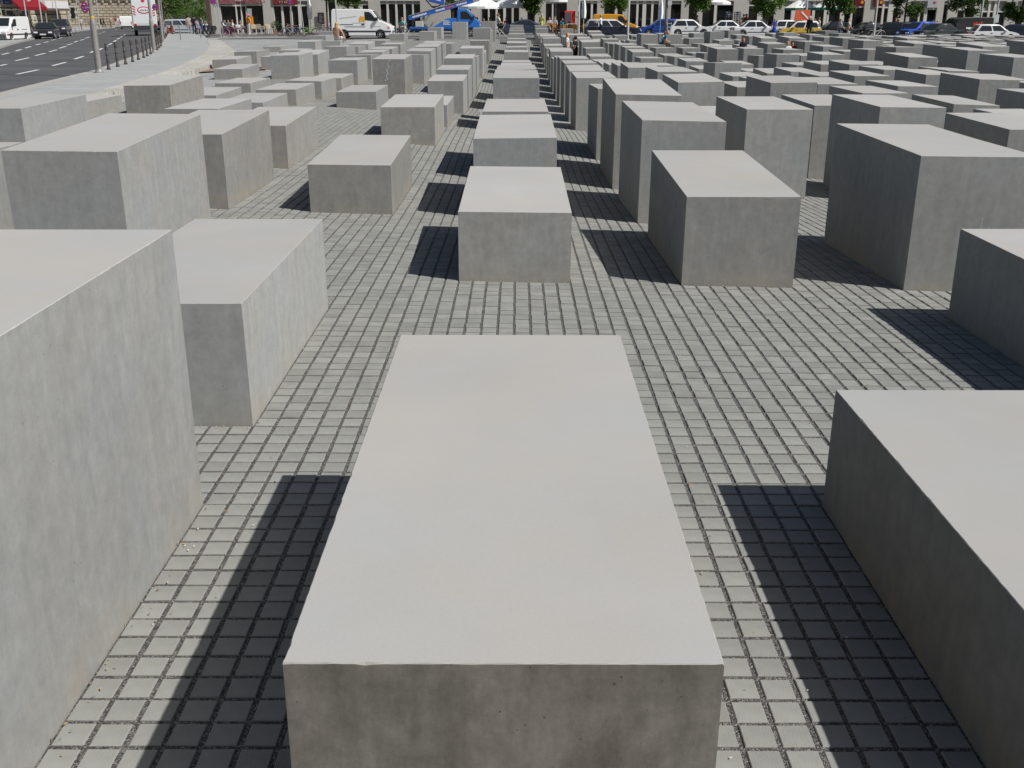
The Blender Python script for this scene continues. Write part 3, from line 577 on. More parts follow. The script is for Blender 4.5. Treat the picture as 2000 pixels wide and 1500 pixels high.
def shop_sign(px0, px1, py0, py1, col, s, tcol, lab, sz, sy=None):
    A = at(px0, py1, YF); B = at(px1, py0, YF); c = Vector(((A.x+B.x)/2, YF-.2, A.z))
    t = thing('shop_sign', c, 0, lab, 'sign'); b = MB(); w_ = abs(B.x-A.x)/2; h = B.z-A.z
    b.box(-w_, w_, -.06, .06, 0, h); b.build('sign_board', flat(col, .5), t, bevel=.01)
    b = MB(); b.box(-w_+.04, w_-.04, -.064, -.0605, h*.55, h*.97); b.build('upper_band', flat((.3, .07, .02), .5), t)
    if s == '-':
        b = MB(); rg = random.Random(4); q = -w_*.55
        while q < w_*.35: b.box(q, q+.1, -.072, -.066, h*.12, h*(.34+.12*rg.random())); b.box(q, q+.2, -.072, -.066, h*(.12 if rg.random() < .5 else .26), h*.33); q += .27
        b.build('lettering', flat(tcol, .6), t)
    elif s: text(s, sz, flat(tcol, .5), t, (0, -.068, h*.32), (R(90), 0, 0))
    b = MB(); b.box(-w_*.2, w_*.35, -.075, -.061, h*.62, h*.95); b.build('pastry_mark', flat((.75, .68, .6), .6), t)
    return t
shop_sign(430, 459, -9, 8, (.24, .16, .15), 'DONUTS', (.32, .02, .06), 'red sign reading DONUTS above the dark open shop front beside the brown corner post', .62)
shop_sign(480, 511, -9, 7.5, (.22, .15, .14), 'DONUTS', (.32, .02, .05), 'red sign reading DONUTS above the shop window behind the pink headgear', .62)
shop_sign(534, 581, -9, 8, (.2, .03, .03), '-', (.42, .36, .3), 'wide red sign above four narrow shop windows behind the bicycles', .8)
for px0, px1, lab in ((1667, 1687, 'dark red fascia sign with an orange disc beside the grey pier'), (1704, 1724, 'dark red fascia sign with an orange disc behind the pale lamp post')):
    A = at(px0, 12.5, YF); B = at(px1, -6, YF); t = thing('shop_sign', ((A.x+B.x)/2, YF-.2, A.z), 0, lab, 'sign'); w_ = (B.x-A.x)/2
    b = MB(); b.box(-w_, w_, -.05, .05, 0, B.z-A.z); b.build('sign_board', flat((.12, .012, .012), .5), t)
    b = MB(); b.lathe([(.01, -.09), (.16, -.09), (.16, -.055), (.01, -.055)], (w_*.6, 0, .4), 14, 'Y'); b.build('disc', flat((.7, .27, .03), .5), t)
A = at(1810, 15, YF); t = thing('shop_sign', (A.x+.5, YF-.2, A.z), 0, 'pale grey shop sign with a small red heart', 'sign')
b = MB(); b.box(-.55, .55, -.05, .05, 0, .75); b.build('sign_board', flat((.42, .43, .46), .5), t)
b = MB(); b.ext([(0, -.13), (.13, .02), (.12, .1), (.06, .12), (0, .06), (-.06, .12), (-.12, .1), (-.13, .02)], -.09, -.055); o = b.build('heart', flat((.55, .03, .05), .5), t); o.location = (.2, 0, .5)
bb = thing('menu_board', gx(628.5, YF-.3)+Vector((0, 0, .9)), 0, 'black framed menu blackboard fixed to the grey pier', 'board')
b = MB(); b.box(-.34, .34, -.03, .03, 0, 1.15); b.build('frame', flat((.13, .05, .03), .5), bb)
b = MB(); b.box(-.28, .28, -.045, -.031, .07, 1.08); sl_ = b.build('slate', flat((.02, .02, .022), .7), bb)
for k in range(6):
    b = MB(); b.box(-.2, .2-.05*(k % 3), -.049, -.046, .2+k*.14, .23+k*.14); b.build('chalk_line', flat((.4, .4, .4), .8), sl_)
# ------------ left: rusticated stone palace across the street and the hotel with its red awning
MSTONE = mat('sandstone', (.4, .345, .26), rough=.85, var=.14, vs=.8, isl_var=.12)
MJOINT = mat('stone_joint', (.1, .08, .06), rough=.9)
def stone_front(name, lab, A, B, zt, cols, wins, course=.48, joint=.05):
    """front from A to B (ground points), courses of ashlar blocks"""
    t_ = (B-A); Lg = Vector((t_.x, t_.y, 0)).length; ang = math.atan2(t_.y, t_.x)
    th = thing(name, (A.x, A.y, min(A.z, B.z)-.4), ang, lab, 'building'); bpy.context.view_layer.update()
    b = MB(); b.box(0, Lg, .06, 1.2, 0, zt); b.build('wall', MJOINT, th)
    n = 0; blocks = MB(); zz = 0; row = 0
    while zz < zt-.1:
        h = course; x = -(row % 2)*cols/2
        while x < Lg:
            a, e = max(0, x), min(Lg, x+cols)
            if e-a > .15 and not any(w0 < (a+e)/2 < w1 and z0 < zz+h/2 < z1 for w0, w1, z0, z1 in wins):
                c = joint/2; blocks.add([(a+c, .06, zz+c), (e-c, .06, zz+c), (e-c, .06, zz+h-c), (a+c, .06, zz+h-c), (a+c*2.2, -.05, zz+c*2.2), (e-c*2.2, -.05, zz+c*2.2), (e-c*2.2, -.05, zz+h-c*2.2), (a+c*2.2, -.05, zz+h-c*2.2)],
                           [(4, 5, 6, 7), (0, 1, 5, 4), (1, 2, 6, 5), (2, 3, 7, 6), (3, 0, 4, 7)]); n += 1
            x += cols
        zz += h; row += 1
    o = blocks.build('stone_blocks', MSTONE, th); tag(o, kind='stuff')
    for w0, w1, z0, z1 in wins:
        b = MB(); b.box(w0, w1, .0, .05, z0, z1); wo = b.build('window', MGLASS, th)
        b = MB(); b.box(w0-.08, w0, -.09, .06, z0, z1); b.box(w1, w1+.08, -.09, .06, z0, z1); b.box(w0-.08, w1+.08, -.09, .06, z1, z1+.1); b.build('frame', flat((.6, .6, .57), .6), wo)
        b = MB(); b.box(w0-.12, w1+.12, -.16, .06, z0-.12, z0); b.build('sill', MSTONE, wo)
    return th
P0 = at(136, 50, 196); P0 = Vector((P0.x, 196, H(P0.x, 196))); P1 = at(338, 50, 200); P1 = Vector((P1.x, 200, H(P1.x, 200)))
pal = stone_front('stone_palace', 'long rusticated sandstone building at the far end of the street behind the walkers', P0, P1, 16, 1.1, [(.6+k*2.6, 1.5+k*2.6, 6.3, 8.6) for k in range(7)]+[(.4, 1.3, 2.0, 4.0)])
b = MB(); b.box(0, (P1-P0).length, -.35, .1, 5.2, 5.5); b.build('string_course', MSTONE, pal)
for k in range(14):
    b = MB(); b.box(.5+k*1.4, .85+k*1.4, -.3, .06, 4.75, 5.19); b.build('corbel', MSTONE, pal)
Q0 = at(-70, 50, 106); Q0 = Vector((Q0.x, 106, H(Q0.x, 106))); Q1 = at(138, 50, 132); Q1 = Vector((Q1.x, 132, H(Q1.x, 132)))
hot = stone_front('hotel_building', 'pale stone hotel with grooved courses and a red entrance awning', Q0, Q1, 15, 2.2, [(6.6, 8.1, .5, 3.1), (9.3, 11.5, .4, 3.0), (12.3, 14.6, .4, 3.0), (15.6, 16.6, 4.4, 6.4), (15.7, 16.5, .6, 2.4)], course=.66, joint=.07)
hm = Matrix.Translation(hot.location) @ Matrix.Rotation(hot.rotation_euler.z, 4, 'Z')
def on_hotel(px, py, out=1.2):                                # point of the hotel front behind a pixel, local coordinates
    d = ray(px, py); inv = hm.inverted(); o_ = inv @ CAMP; dd = inv.to_3x3() @ d; t_ = (-out-o_.y)/dd.y; return o_+dd*t_
a = on_hotel(38, 20, 2.2); c = on_hotel(88, 0, 2.2)
aw = thing('entrance_awning', hm @ Vector(((a.x+c.x)/2, 0, a.z)), hot.rotation_euler.z, 'dark red fabric awning over the hotel entrance', 'awning')
w_ = (c.x-a.x)/2; b = MB(); b.ext([(-.06, 2.4), (-2.3, .35), (-2.3, 0), (-2.15, 0), (-2.15, .25), (-.06, 2.2)], -w_, w_, 0, 'X'); b.build('canopy', cloth((.2, .016, .024)), aw)
b = MB()
for q, (xx, zz_, ww, hh) in enumerate(((0, .9, .1, .5), (.25, 1.0, .1, .4), (.12, .95, .28, .1), (.5, .95, .12, .45), (.62, 1.25, .25, .1))): b.box(xx, xx+ww, -1.75-.02, -1.6, zz_, zz_+hh)
b.build('crest', flat((.55, .45, .4), .8), aw)
for s in (-1, 1):
    b = MB(); b.tube((s*(w_-.1), -2.2, .1), (s*(w_-.1), -.05, .1), .03); b.build('awning_arm', MSTEEL, aw)
a = on_hotel(88, 16, 1.3); c = on_hotel(131, 3, 1.3)
cs = thing('entrance_canopy', hm @ Vector(((a.x+c.x)/2, -.7, a.z)), hot.rotation_euler.z, 'white canopy front beside the red awning of the hotel', 'canopy')
w_ = (c.x-a.x)/2; b = MB(); b.box(-w_, w_, -.7, .6, 0, c.z-a.z); b.build('fascia', flat((.62, .62, .62), .6), cs)
b = MB(); b.box(-w_-.05, w_+.05, -.75, .6, -.25, -.01); b.build('soffit', flat((.12, .09, .07), .6), cs)
for s in (-1, 1):
    b = MB(); b.tube((s*(w_-.2), -.5, -.25), (s*(w_-.2), -.5, -cs.location.z+hot.location.z), .07); b.build('column', MSTEEL, cs)
a = on_hotel(5, 10, .15); c = on_hotel(23, -3, .15)
sg = thing('wall_sign', hm @ Vector(((a.x+c.x)/2, -.12, a.z)), hot.rotation_euler.z, 'blue rectangular sign with a white frame on the hotel wall', 'sign'); w_ = (c.x-a.x)/2
b = MB(); b.box(-w_, w_, -.04, .04, 0, c.z-a.z); b.build('sign_frame', flat((.5, .52, .55), .5), sg)
b = MB(); b.box(-w_+.08, w_-.08, -.06, -.041, .08, c.z-a.z-.06); pn = b.build('sign_panel', flat((.03, .14, .32), .5), sg)
b = MB()
for k in range(4): b.box(-w_*.5+k*.22, -w_*.5+k*.22+.15, -.066, -.061, .25, .36)
b.build('lettering', flat((.5, .6, .65), .5), pn)
# ---------------------------------------------------------------- vehicles (local x = forwards)
STY = {  # rear belt, rear roof, front roof, screen foot (fractions of length from the tail), belt, deck, nose heights (fractions of height)
 'hatch':  (.03, .15, .56, .76, .60, .60, .47), 'estate': (.015, .07, .56, .75, .60, .60, .48), 'sedan': (.16, .32, .57, .74, .62, .62, .49),
 'coupe': (.06, .38, .55, .79, .64, .66, .5), 'mini': (.03, .10, .60, .78, .60, .60, .50), 'suv': (.02, .08, .58, .74, .60, .60, .54)}
MPLATE = flat((.7, .7, .66), .5); MRED = mat('tail_lamp', (.4, .01, .01), rough=.2); MLAMP = mat('head_lamp', (.75, .76, .78), rough=.12, spec=.8); MORANGE = mat('indicator', (.75, .22, .02), rough=.3)
MTRIM = flat((.03, .03, .032), .6)
_wheel = {}
def wheel(parent, x, y, r, wd=.2, rim=None):
    key = (r, wd)
    if key not in _wheel:
        b = MB(); b.lathe([(r*.66, -wd/2), (r*.92, -wd/2), (r, -wd/2+.03), (r, wd/2-.03), (r*.92, wd/2), (r*.66, wd/2)], (0, 0, 0), 18, 'Y'); tm = b.mesh('wheel', MTYRE)
        b = MB(); b.lathe([(.02, -wd/2-.005), (r*.16, -wd/2-.02), (r*.2, -wd/2+.03), (r*.6, -wd/2+.03), (r*.7, -wd/2-.012), (r*.7, wd/2+.012), (r*.6, wd/2-.03), (r*.2, wd/2-.03), (r*.16, wd/2+.02), (.02, wd/2+.005)], (0, 0, 0), 18, 'Y')
        for k in range(6):
            a = k*math.pi/3
            for s in (-1, 1): b.cbox((math.cos(a)*r*.4, s*(wd/2-.005), math.sin(a)*r*.4), (r*.5, .03, r*.13), 0, 0, Matrix.Rotation(-a, 4, 'Y'))
        _wheel[key] = (tm, b.mesh('rim', MRIM))
    tm, rm = _wheel[key]
    o = bpy.data.objects.new('wheel', tm); COL.objects.link(o); o.parent = parent; o.location = (x, y, r)
    c = bpy.data.objects.new('rim', rm); COL.objects.link(c); c.parent = o
def arch(cx, r, n=7, z=.2):
    pts = []; a0 = math.asin(min(.95, max(-.9, (z-r*.9)/(r*1.18))))
    for k in range(n+1):
        a = a0+(math.pi-2*a0)*k/n; pts.append((cx+r*1.18*math.cos(a), r*.9+r*1.18*math.sin(a)))
    return pts                                                   # from the front (large x) to the back
def car(lab, loc, rz, L=4.2, W=1.72, Ht=1.43, sty='hatch', col=(.02, .02, .03), name='parked_car', cat='car', group=None, r=.31, doors=2, roof=None, tailgate=False, second=None):
    th = thing(name, loc, rz, lab, cat, group); rb, rr, rf, wb, be, de, no = STY[sty]
    X = lambda f: (f-.5)*L
    bz, dz_, nz_ = be*Ht, de*Ht, no*Ht; P = paint(col)
    xf, xr = X(.80), X(.185); lo = .19
    body = [(X(.0), .32), (X(.0), dz_*.62), (X(.012), dz_*.97), (X(.03), dz_), (X(rb), dz_), (X(rb)+.03, bz), (X(wb), bz+.015), (X(.86), nz_+.12), (X(.93), nz_+.05), (X(.972), nz_-.03), (X(.992), nz_-.13), (X(1), .34), (X(.985), .2)]
    low = [p for p in arch(xf, r, z=lo)]+[p for p in arch(xr, r, z=lo)]+[(X(.015), lo)]
    b = MB(); b.ext(body+low, -W/2, W/2); bo = b.build('body', P, th, bevel=.085, seg=3)
    # dark shell behind the arches and under the floor
    b = MB(); b.box(X(.03), X(.97), -W/2+.22, W/2-.22, .17, bz-.1); b.build('underbody', MTRIM, th)
    wl, wt = W/2-.045, W/2-.2; zt = Ht
    def S(v):                                                     # section of the cabin at height v: tail x, front x, half width, z
        return X(rb)+(X(rr)-X(rb))*v**.85 + (.10*v**8), X(wb)+(X(rf)-X(wb))*v**.9 - (.12*v**8), wl+(wt-wl)*v**1.5 - .05*v**9, bz-.01+(zt-bz+.01)*(v if v < .9 else .9+(v-.9)*.95)
    lv = (0, .25, .5, .75, .9, .97, 1); b = MB(); V = []
    for v in lv:
        a0, a1, hy, z = S(v); V += [(a0, -hy, z), (a0+(a1-a0)*.5, -hy-.012, z+.012*v), (a1, -hy, z), (a1+.04*(1-v*.5), 0, z+.01*v), (a1, hy, z), (a0+(a1-a0)*.5, hy+.012, z+.012*v), (a0, hy, z), (a0-.03, 0, z+.01*v)]
    F = [(8*q+k, 8*q+(k+1) % 8, 8*q+8+(k+1) % 8, 8*q+8+k) for q in range(len(lv)-1) for k in range(8)]+[tuple(8*(len(lv)-1)+k for k in range(8))]
    b.add(V, F); b.build('cabin', paint(roof) if roof else P, th, True)
    def strip(rows, name):                                         # glass following the cabin, a few millimetres thick
        n = len(rows[0]); vs = [p for r_ in rows for p in r_]
        q = MB(); q.add(vs, [(k*n+e, k*n+e+1, k*n+n+e+1, k*n+n+e) for k in range(len(rows)-1) for e in range(n-1)]); o = q.build(name, MCARGLASS, th); so_ = o.modifiers.new('t', 'SOLIDIFY'); so_.thickness = .012; so_.offset = 0
    VL = (.1, .3, .5, .7, .82)
    def sidepane(f0, f1, s):
        rows = []
        for v in VL:
            a0, a1, hy, z = S(v); rows.append([(a0+(a1-a0)*f, s*(hy+.024*(1-abs(2*f-1))/2*1.0+.012), z) for f in (f0, (f0+f1)/2, f1)])
        strip(rows, 'side_window')
    cuts = {1: [(.12, .9)], 2: [(.07, .5), (.55, .93)], 3: [(.03, .3), (.34, .63), (.67, .95)]}[doors]
    for s in (-1, 1):
        for f0, f1 in cuts: sidepane(f0, f1, s)
    for end, name in ((1, 'windscreen'), (0, 'rear_window')):
        rows = []
        for v in VL+(.88,):
            S_ = S(v); x = S_[end]; d = .04*(1-v*.5) if end else -.03; hy = S_[2]*.86
            rows.append([(x+d*.14+(.014 if end else -.014), -hy, S_[3]+.006), (x+d+(.014 if end else -.014), 0, S_[3]+.012), (x+d*.14+(.014 if end else -.014), hy, S_[3]+.006)])
        strip(rows, name)
    for sx in (xf, xr):
        for s in (-1, 1): wheel(th, sx, s*(W/2-.1), r)
    for s in (-1, 1):
        b = MB(); b.box(X(.955), X(.999)+.012, s*(W/2-.28)-.17, s*(W/2-.28)+.17, nz_-.2, nz_-.06); b.build('headlight', MLAMP, th, bevel=.02)
        b = MB(); b.box(X(0)-.015, X(.03), s*(W/2-.2)-.15, s*(W/2-.2)+.16, dz_*.66, dz_*.9); b.build('tail_light', MRED, th, bevel=.02)
        b = MB(); b.box(X(wb)-.42, X(wb)-.22, s*(W/2+.08)-.09, s*(W/2+.08)+.09, bz-.01, bz+.13); b.build('wing_mirror', P if col != (.02, .02, .03) else MTRIM, th, bevel=.03)
        b = MB()
        for f0 in ([.36, .58] if doors > 1 else [.4]): b.box(X(f0), X(f0)+.17, s*(W/2+.005)-.015, s*(W/2+.005)+.015, bz-.16, bz-.12)
        b.build('door_handle', MTRIM, th)
        b = MB(); b.box(X(.29), X(.7), s*(W/2+.002)-.012, s*(W/2+.002)+.012, .42, .48); b.build('rub_strip', MTRIM, th)
    b = MB(); b.box(X(.95), X(1)+.03, -W/2+.06, W/2-.06, .3, .48); b.build('front_bumper', P if sty not in ('mini',) else MTRIM, th, bevel=.04)
    b = MB(); b.box(X(0)-.03, X(.05), -W/2+.06, W/2-.06, .32, .5); b.build('rear_bumper', P, th, bevel=.04)
    b = MB(); b.box(X(1)+.03, X(1)+.042, -.26, .26, .36, .47); b.build('number_plate', MPLATE, th)
    b = MB(); b.box(X(0)-.042, X(0)-.03, -.26, .26, .38, .49); b.build('number_plate', MPLATE, th)
    b = MB(); b.box(X(.99), X(1)+.014, -.36, .36, nz_-.2, nz_-.08); b.build('grille', MTRIM, th)
    return th
def van(lab, loc, rz, L=4.9, W=1.95, Ht=2.25, col=WHITE, name='delivery_van', cat='van', r=.33, group=None, bump=True):
    th = thing(name, loc, rz, lab, cat, group); X = lambda f: (f-.5)*L; P = paint(col)
    xf, xr = X(.80), X(.2)
    prof = [(X(0), .3), (X(0), Ht*.55), (X(.01), Ht-.12), (X(.035), Ht-.01), (X(.35), Ht), (X(.62), Ht-.03), (X(.675), Ht-.1), (X(.80), Ht*.60), (X(.93), Ht*.5), (X(.975), Ht*.42), (X(1), Ht*.28), (X(1), .3), (X(.985), .2)]
    b = MB(); b.ext(prof+arch(xf, r, z=.2)+arch(xr, r, z=.2)+[(X(.01), .2)], -W/2, W/2); b.build('body', P, th, bevel=.07, seg=2)
    b = MB(); b.box(X(.04), X(.95), -W/2+.25, W/2-.25, .18, .8); b.build('underbody', MTRIM, th)
    for s in (-1, 1):
        y0, y1 = sorted((s*(W/2-.01), s*(W/2+.01)))
        b = MB(); b.ext([(X(.555), Ht*.62), (X(.555), Ht*.9), (X(.625), Ht*.9), (X(.66), Ht*.86), (X(.755), Ht*.62), (X(.72), Ht*.59)], y0, y1); b.build('side_window', MCARGLASS, th)
        b = MB(); b.box(X(.0)+.05, X(.98), *sorted((s*(W/2-.01), s*(W/2+.02))), .5, .6); b.build('rub_strip', MTRIM, th)
        b = MB(); b.box(X(.5), X(.55), *sorted((s*(W/2-.01), s*(W/2+.025))), Ht*.46, Ht*.5); b.build('door_handle', MTRIM, th)
        b = MB(); b.box(X(.14), X(.36), *sorted((s*(W/2-.01), s*(W/2+.012))), Ht*.465, Ht*.485); b.build('sliding_rail', MTRIM, th)
        b = MB(); b.box(X(.735), X(.775), s*(W/2+.14)-.1, s*(W/2+.14)+.1, Ht*.6, Ht*.72); b.build('wing_mirror', MTRIM, th, bevel=.03)
        b = MB(); b.box(X(.955), X(.997), s*(W/2-.22)-.18, s*(W/2-.22)+.2, Ht*.34, Ht*.42); b.build('headlight', MLAMP, th, bevel=.03)
        b = MB(); b.box(X(.93), X(.958), s*(W/2-.02)-.05, s*(W/2-.02)+.04, Ht*.355, Ht*.405); b.build('indicator', MORANGE, th)
        b = MB(); b.box(X(0)-.012, X(.012), s*(W/2-.12)-.07, s*(W/2-.12)+.07, Ht*.35, Ht*.6); b.build('tail_light', MRED, th)
        for sx in (xf, xr): wheel(th, sx, s*(W/2-.12), r)
    vs = []
    for f, z, k in ((.793, Ht*.62, .84), (.684, Ht*.935, .78)):
        for s in (-1, 1): vs.append((X(f)+.035, s*W/2*k, z+.012))
    vs += [(x-.03, y, z-.02) for x, y, z in vs]
    b = MB(); b.add(vs, [(0, 1, 3, 2), (4, 6, 7, 5), (0, 4, 5, 1), (1, 5, 7, 3), (3, 7, 6, 2), (2, 6, 4, 0)]); b.build('windscreen', MCARGLASS, th)
    b = MB(); b.box(X(.93), X(1)+.04, -W/2+.03, W/2-.03, .25, .62); b.build('front_bumper', flat((.09, .09, .095), .6) if bump else P, th, bevel=.06)
    b = MB(); b.box(X(0)-.05, X(.02), -W/2+.05, W/2-.05, .3, .5); b.build('rear_bumper', MTRIM, th, bevel=.04)
    b = MB(); b.box(X(1)+.04, X(1)+.052, -.26, .26, .36, .47); b.build('number_plate', MPLATE, th)
    return th
def pl(px, Y): return gx(px, Y)+Vector((0, 0, .016))
# --- the white panel van with the bun emblem
v1 = van('white panel van with an orange bun emblem parked facing the blue lift truck', pl(710, 86.5), 0)
X1_ = lambda f: (f-.5)*4.9
b = MB()
for row, n, z in ((0, 3, 1.35), (1, 3, 1.5), (2, 2, 1.63)):
    for k in range(n): b.lathe([(.01, -.99), (.085, -.99), (.085, -.976), (.01, -.976)], ((k-(n-1)/2)*.17+.05, 0, z), 10, 'Y')
b.build('bun_emblem', flat((.78, .38, .05), .5), v1)
for k, (x0, x1, z) in enumerate(((-.75, .35, 1.17), (-1.4, .3, .93), (-1.3, .3, .86), (1.0, 1.5, .9))):
    b = MB(); q = x0
    while q < x1: b.box(q, q+.055, -.988, -.976, z, z+.045); q += .08
    b.build('lettering', flat((.45, .47, .48), .6), v1)
b = MB(); q = 0
while q < 1.4: b.box(-1.75+q, -1.68+q, -.988, -.976, 1.5+q*.12, 1.58+q*.12); q += .11
b.build('lettering', flat((.5, .52, .53), .6), v1)
# --- blue lift truck
BLUE = (.03, .17, .55)
lt = thing('lift_truck', pl(868, 90.5), 0, 'blue truck with a raised ladder boom and basket on its flat bed', 'truck')
b = MB(); b.ext([(1.15, .45), (1.15, 2.12), (1.3, 2.25), (2.0, 2.22), (2.75, 1.4), (3.0, 1.25), (3.08, .9), (3.08, .45)]+arch(2.3, .36, z=.45)+[(1.6, .45)], -.95, .95); b.build('cab', paint(BLUE), lt, bevel=.06, seg=2)
for s in (-1, 1):
    b = MB(); b.ext([(1.45, 1.42), (1.45, 2.02), (1.95, 2.02), (2.5, 1.42)], *sorted((s*.94, s*.96))); b.build('side_window', MCARGLASS, lt)
    b = MB(); b.box(2.45, 2.6, s*1.06-.09, s*1.06+.09, 1.4, 1.65); b.build('wing_mirror', MTRIM, lt)
    b = MB(); b.box(3.0, 3.09, s*.7-.15, s*.7+.15, .8, 1.0); b.build('headlight', MLAMP, lt)
    for xw in (2.3, -1.7): wheel(lt, xw, s*.85, .36, .24)
vs = [(2.72, s*.78, 1.46) for s in (-1, 1)]+[(2.1, s*.72, 2.12) for s in (-1, 1)]; vs = [(x+.02, y, z+.02) for x, y, z in vs]+[(x-.02, y, z-.02) for x, y, z in vs]
b = MB(); b.add(vs, [(0, 1, 3, 2), (4, 6, 7, 5), (0, 4, 5, 1), (1, 5, 7, 3), (3, 7, 6, 2), (2, 6, 4, 0)]); b.build('windscreen', MCARGLASS, lt)
b = MB(); b.box(-2.9, 1.1, -.98, .98, .62, .8); b.box(-2.9, 1.1, -.4, .4, .45, .62); b.build('flat_bed', paint((.02, .11, .38)), lt, bevel=.02)
b = MB(); b.ext([(-.9, .8), (.35, 1.5), (1.1, 1.5), (1.1, .8)], -.9, .9); b.build('side_panel', paint(BLUE), lt, bevel=.02)
b = MB()
for k in range(4): b.box(-.05, .55-.1*(k % 2), -.925, -.905, .95+k*.1, 1.0+k*.1)
b.build('lettering', flat((.7, .7, .72), .6), lt)
b = MB(); b.box(-2.4, -1.75, -.75, -.1, .8, 1.25); b.build('control_box', flat((.5, .48, .4), .6), lt, bevel=.02)
b = MB(); b.tube((-2.6, -.2, .8), (-2.6, -.2, 1.4), .14, .12, 10); b.build('turntable', paint((.03, .03, .05)), lt)
def slab(b, p0, p1, h, y0, y1):
    d = (Vector(p1)-Vector(p0)).normalized(); n = Vector((-d.z, 0, d.x))*h; q = [Vector(p0), Vector(p1), Vector(p1)+n, Vector(p0)+n]
    b.ext([(p.x, p.z) for p in q], y0, y1)
boom0, boom1 = (-2.95, 0, 1.32), (2.55, 0, 2.72)
b = MB(); slab(b, boom0, boom1, .34, -.5, -.42); slab(b, boom0, boom1, .34, .02, .1); bm_ = b.build('boom', paint((.03, .13, .5)), lt, bevel=.01)
b = MB(); slab(b, (-2.95, 0, 1.66), (2.6, 0, 3.08), .05, -.54, -.34); slab(b, (-2.95, 0, 1.66), (2.6, 0, 3.08), .05, -.06, .14); b.build('rail', MSTEEL, bm_)
for k in range(16):
    p = Vector(boom0).lerp(Vector(boom1), k/16); b = MB(); b.tube((p.x, -.44, p.z+.2), (p.x, .04, p.z+.2), .025, .025, 6); b.build('rung', MSTEEL, bm_)
b = MB(); slab(b, (2.55, 0, 2.74), (3.05, 0, 2.87), .3, -.51, .11); b.build('boom_tip', flat((.7, .7, .7), .6), bm_)
for k in range(4):
    b = MB(); slab(b, (2.62+k*.11, 0, 2.76+k*.028), (2.66+k*.11, 0, 2.77+k*.028), .29, -.52, -.511); b.build('hazard_stripe', MBLACK, bm_)
for f0, f1, c in ((.06, .28, (.75, .75, .75)), (.42, .56, (.8, .8, .82)), (.58, .7, (.6, .12, .14)), (.74, .9, (.75, .75, .78))):
    b = MB(); p = Vector(boom0).lerp(Vector(boom1), f0); q = Vector(boom0).lerp(Vector(boom1), f1); n = max(3, int((q-p).length/.13))
    for k in range(n): slab(b, p.lerp(q, k/n)+Vector((0, 0, .1)), p.lerp(q, (k+.75)/n)+Vector((0, 0, .1)), .14, -.515, -.501)
    b.build('lettering', flat(c, .6), bm_)
b = MB(); M_ = Matrix.Translation((-.55, -.2, 3.0)) @ Matrix.Rotation(R(14), 4, 'Y'); b.box(-.65, .65, -.45, .45, -.35, .55, 0, M_); bk = b.build('basket', paint((.03, .1, .42)), lt, bevel=.03)
b = MB(); b.box(-.1, .35, -.462, -.451, -.1, .3, 0, M_); b.build('notice', flat((.6, .62, .66), .6), bk)
b = MB(); b.path([(-1.5, -.2, 2.95), (-1.0, -.2, 2.4), (-.4, -.2, 2.45), (-.1, -.2, 2.7)], .05); b.path([(-1.5, .1, 2.95), (-1.0, .1, 2.35), (-.6, .1, 2.3)], .04); b.build('basket_arm', MTRIM, lt)
# --- the cars along the far street
CG = None
DK = (.012, .016, .028)
car('dark blue coupe parked behind the end of the central file of stelae', pl(1030, 100), 0, 4.35, 1.78, 1.36, 'coupe', (.03, .05, .085), doors=1)
es = car('dark blue estate car with its tailgate up beside the man in white', pl(1196, 87.5), 0, 4.6, 1.74, 1.42, 'estate', (.012, .018, .04), doors=3, roof=(.55, .55, .56))  # whitish cabin: glare on the dark upper body put into the paint
b = MB(); b.box(-.03, .95, -.7, .7, -.03, .03); o = b.build('tailgate', paint((.03, .04, .06)), es, bevel=.02); o.location = (-2.15, 0, 1.42); o.rotation_euler = (0, R(-12), R(180))
b = MB(); b.box(.12, .75, -.58, .58, .031, .04); g = b.build('pane', MCARGLASS, o)
yv = van('yellow delivery van standing behind the dark estate car', pl(1200, 101), 0, 4.2, 1.75, 1.86, (.62, .3, .02), r=.3, bump=False)
car('bright blue hatchback parked left of the white hatchback', pl(1291, 97.5), math.pi, 4.1, 1.68, 1.45, 'hatch', (.015, .06, .32))
car('small white hatchback with black rear window beside the bright blue car', pl(1347, 96), 0, 3.75, 1.62, 1.43, 'hatch', WHITE)
car('white saloon parked between two other white cars', pl(1411, 100), math.pi, 4.5, 1.72, 1.36, 'sedan', WHITE)
car('white saloon with a dark windscreen behind the sitting child', pl(1476, 93), 0, 4.2, 1.7, 1.4, 'sedan', (.74, .75, .76))
car('white hatchback half hidden behind the white saloon and the yellow car', pl(1522, 99.5), math.pi, 4.0, 1.68, 1.45, 'hatch', WHITE)
tb = car('old yellow estate car with a pale roof and an orange sign board on top', pl(1560, 91), math.pi, 3.55, 1.5, 1.4, 'mini', (.62, .42, .06), doors=2, roof=(.7, .7, .66), r=.28)
b = MB(); b.ext([(-.65, 0), (-.62, .85), (.62, .85), (.7, 0)], -.45, -.38); bd = b.build('sign_board', flat((.68, .13, .06), .6), tb); bd.location = (-.12, .83, 1.45)
b = MB(); b.cbox((0, 0, 0), (.8, .012, .13), 0, 0, Matrix.Rotation(R(-42), 4, 'Y')); o = b.build('white_bar', flat((.8, .78, .75), .6), bd); o.location = (-.15, -.36, .42)
b = MB(); b.cbox((0, 0, 0), (.8, .012, .13), 0, 0, Matrix.Rotation(R(-42), 4, 'Y')); o = b.build('white_bar', flat((.8, .78, .75), .6), bd); o.location = (-.15, -.466, .42)
b = MB(); b.box(-.6, .6, -.1, .1, 0, .06); b.build('roof_bar', flat((.65, .65, .65), .5), tb).location = (-.1, 0, 1.41)
car('black saloon behind the people at the road edge', pl(1628, 98), math.pi, 4.4, 1.75, 1.42, 'sedan', (.01, .011, .013))
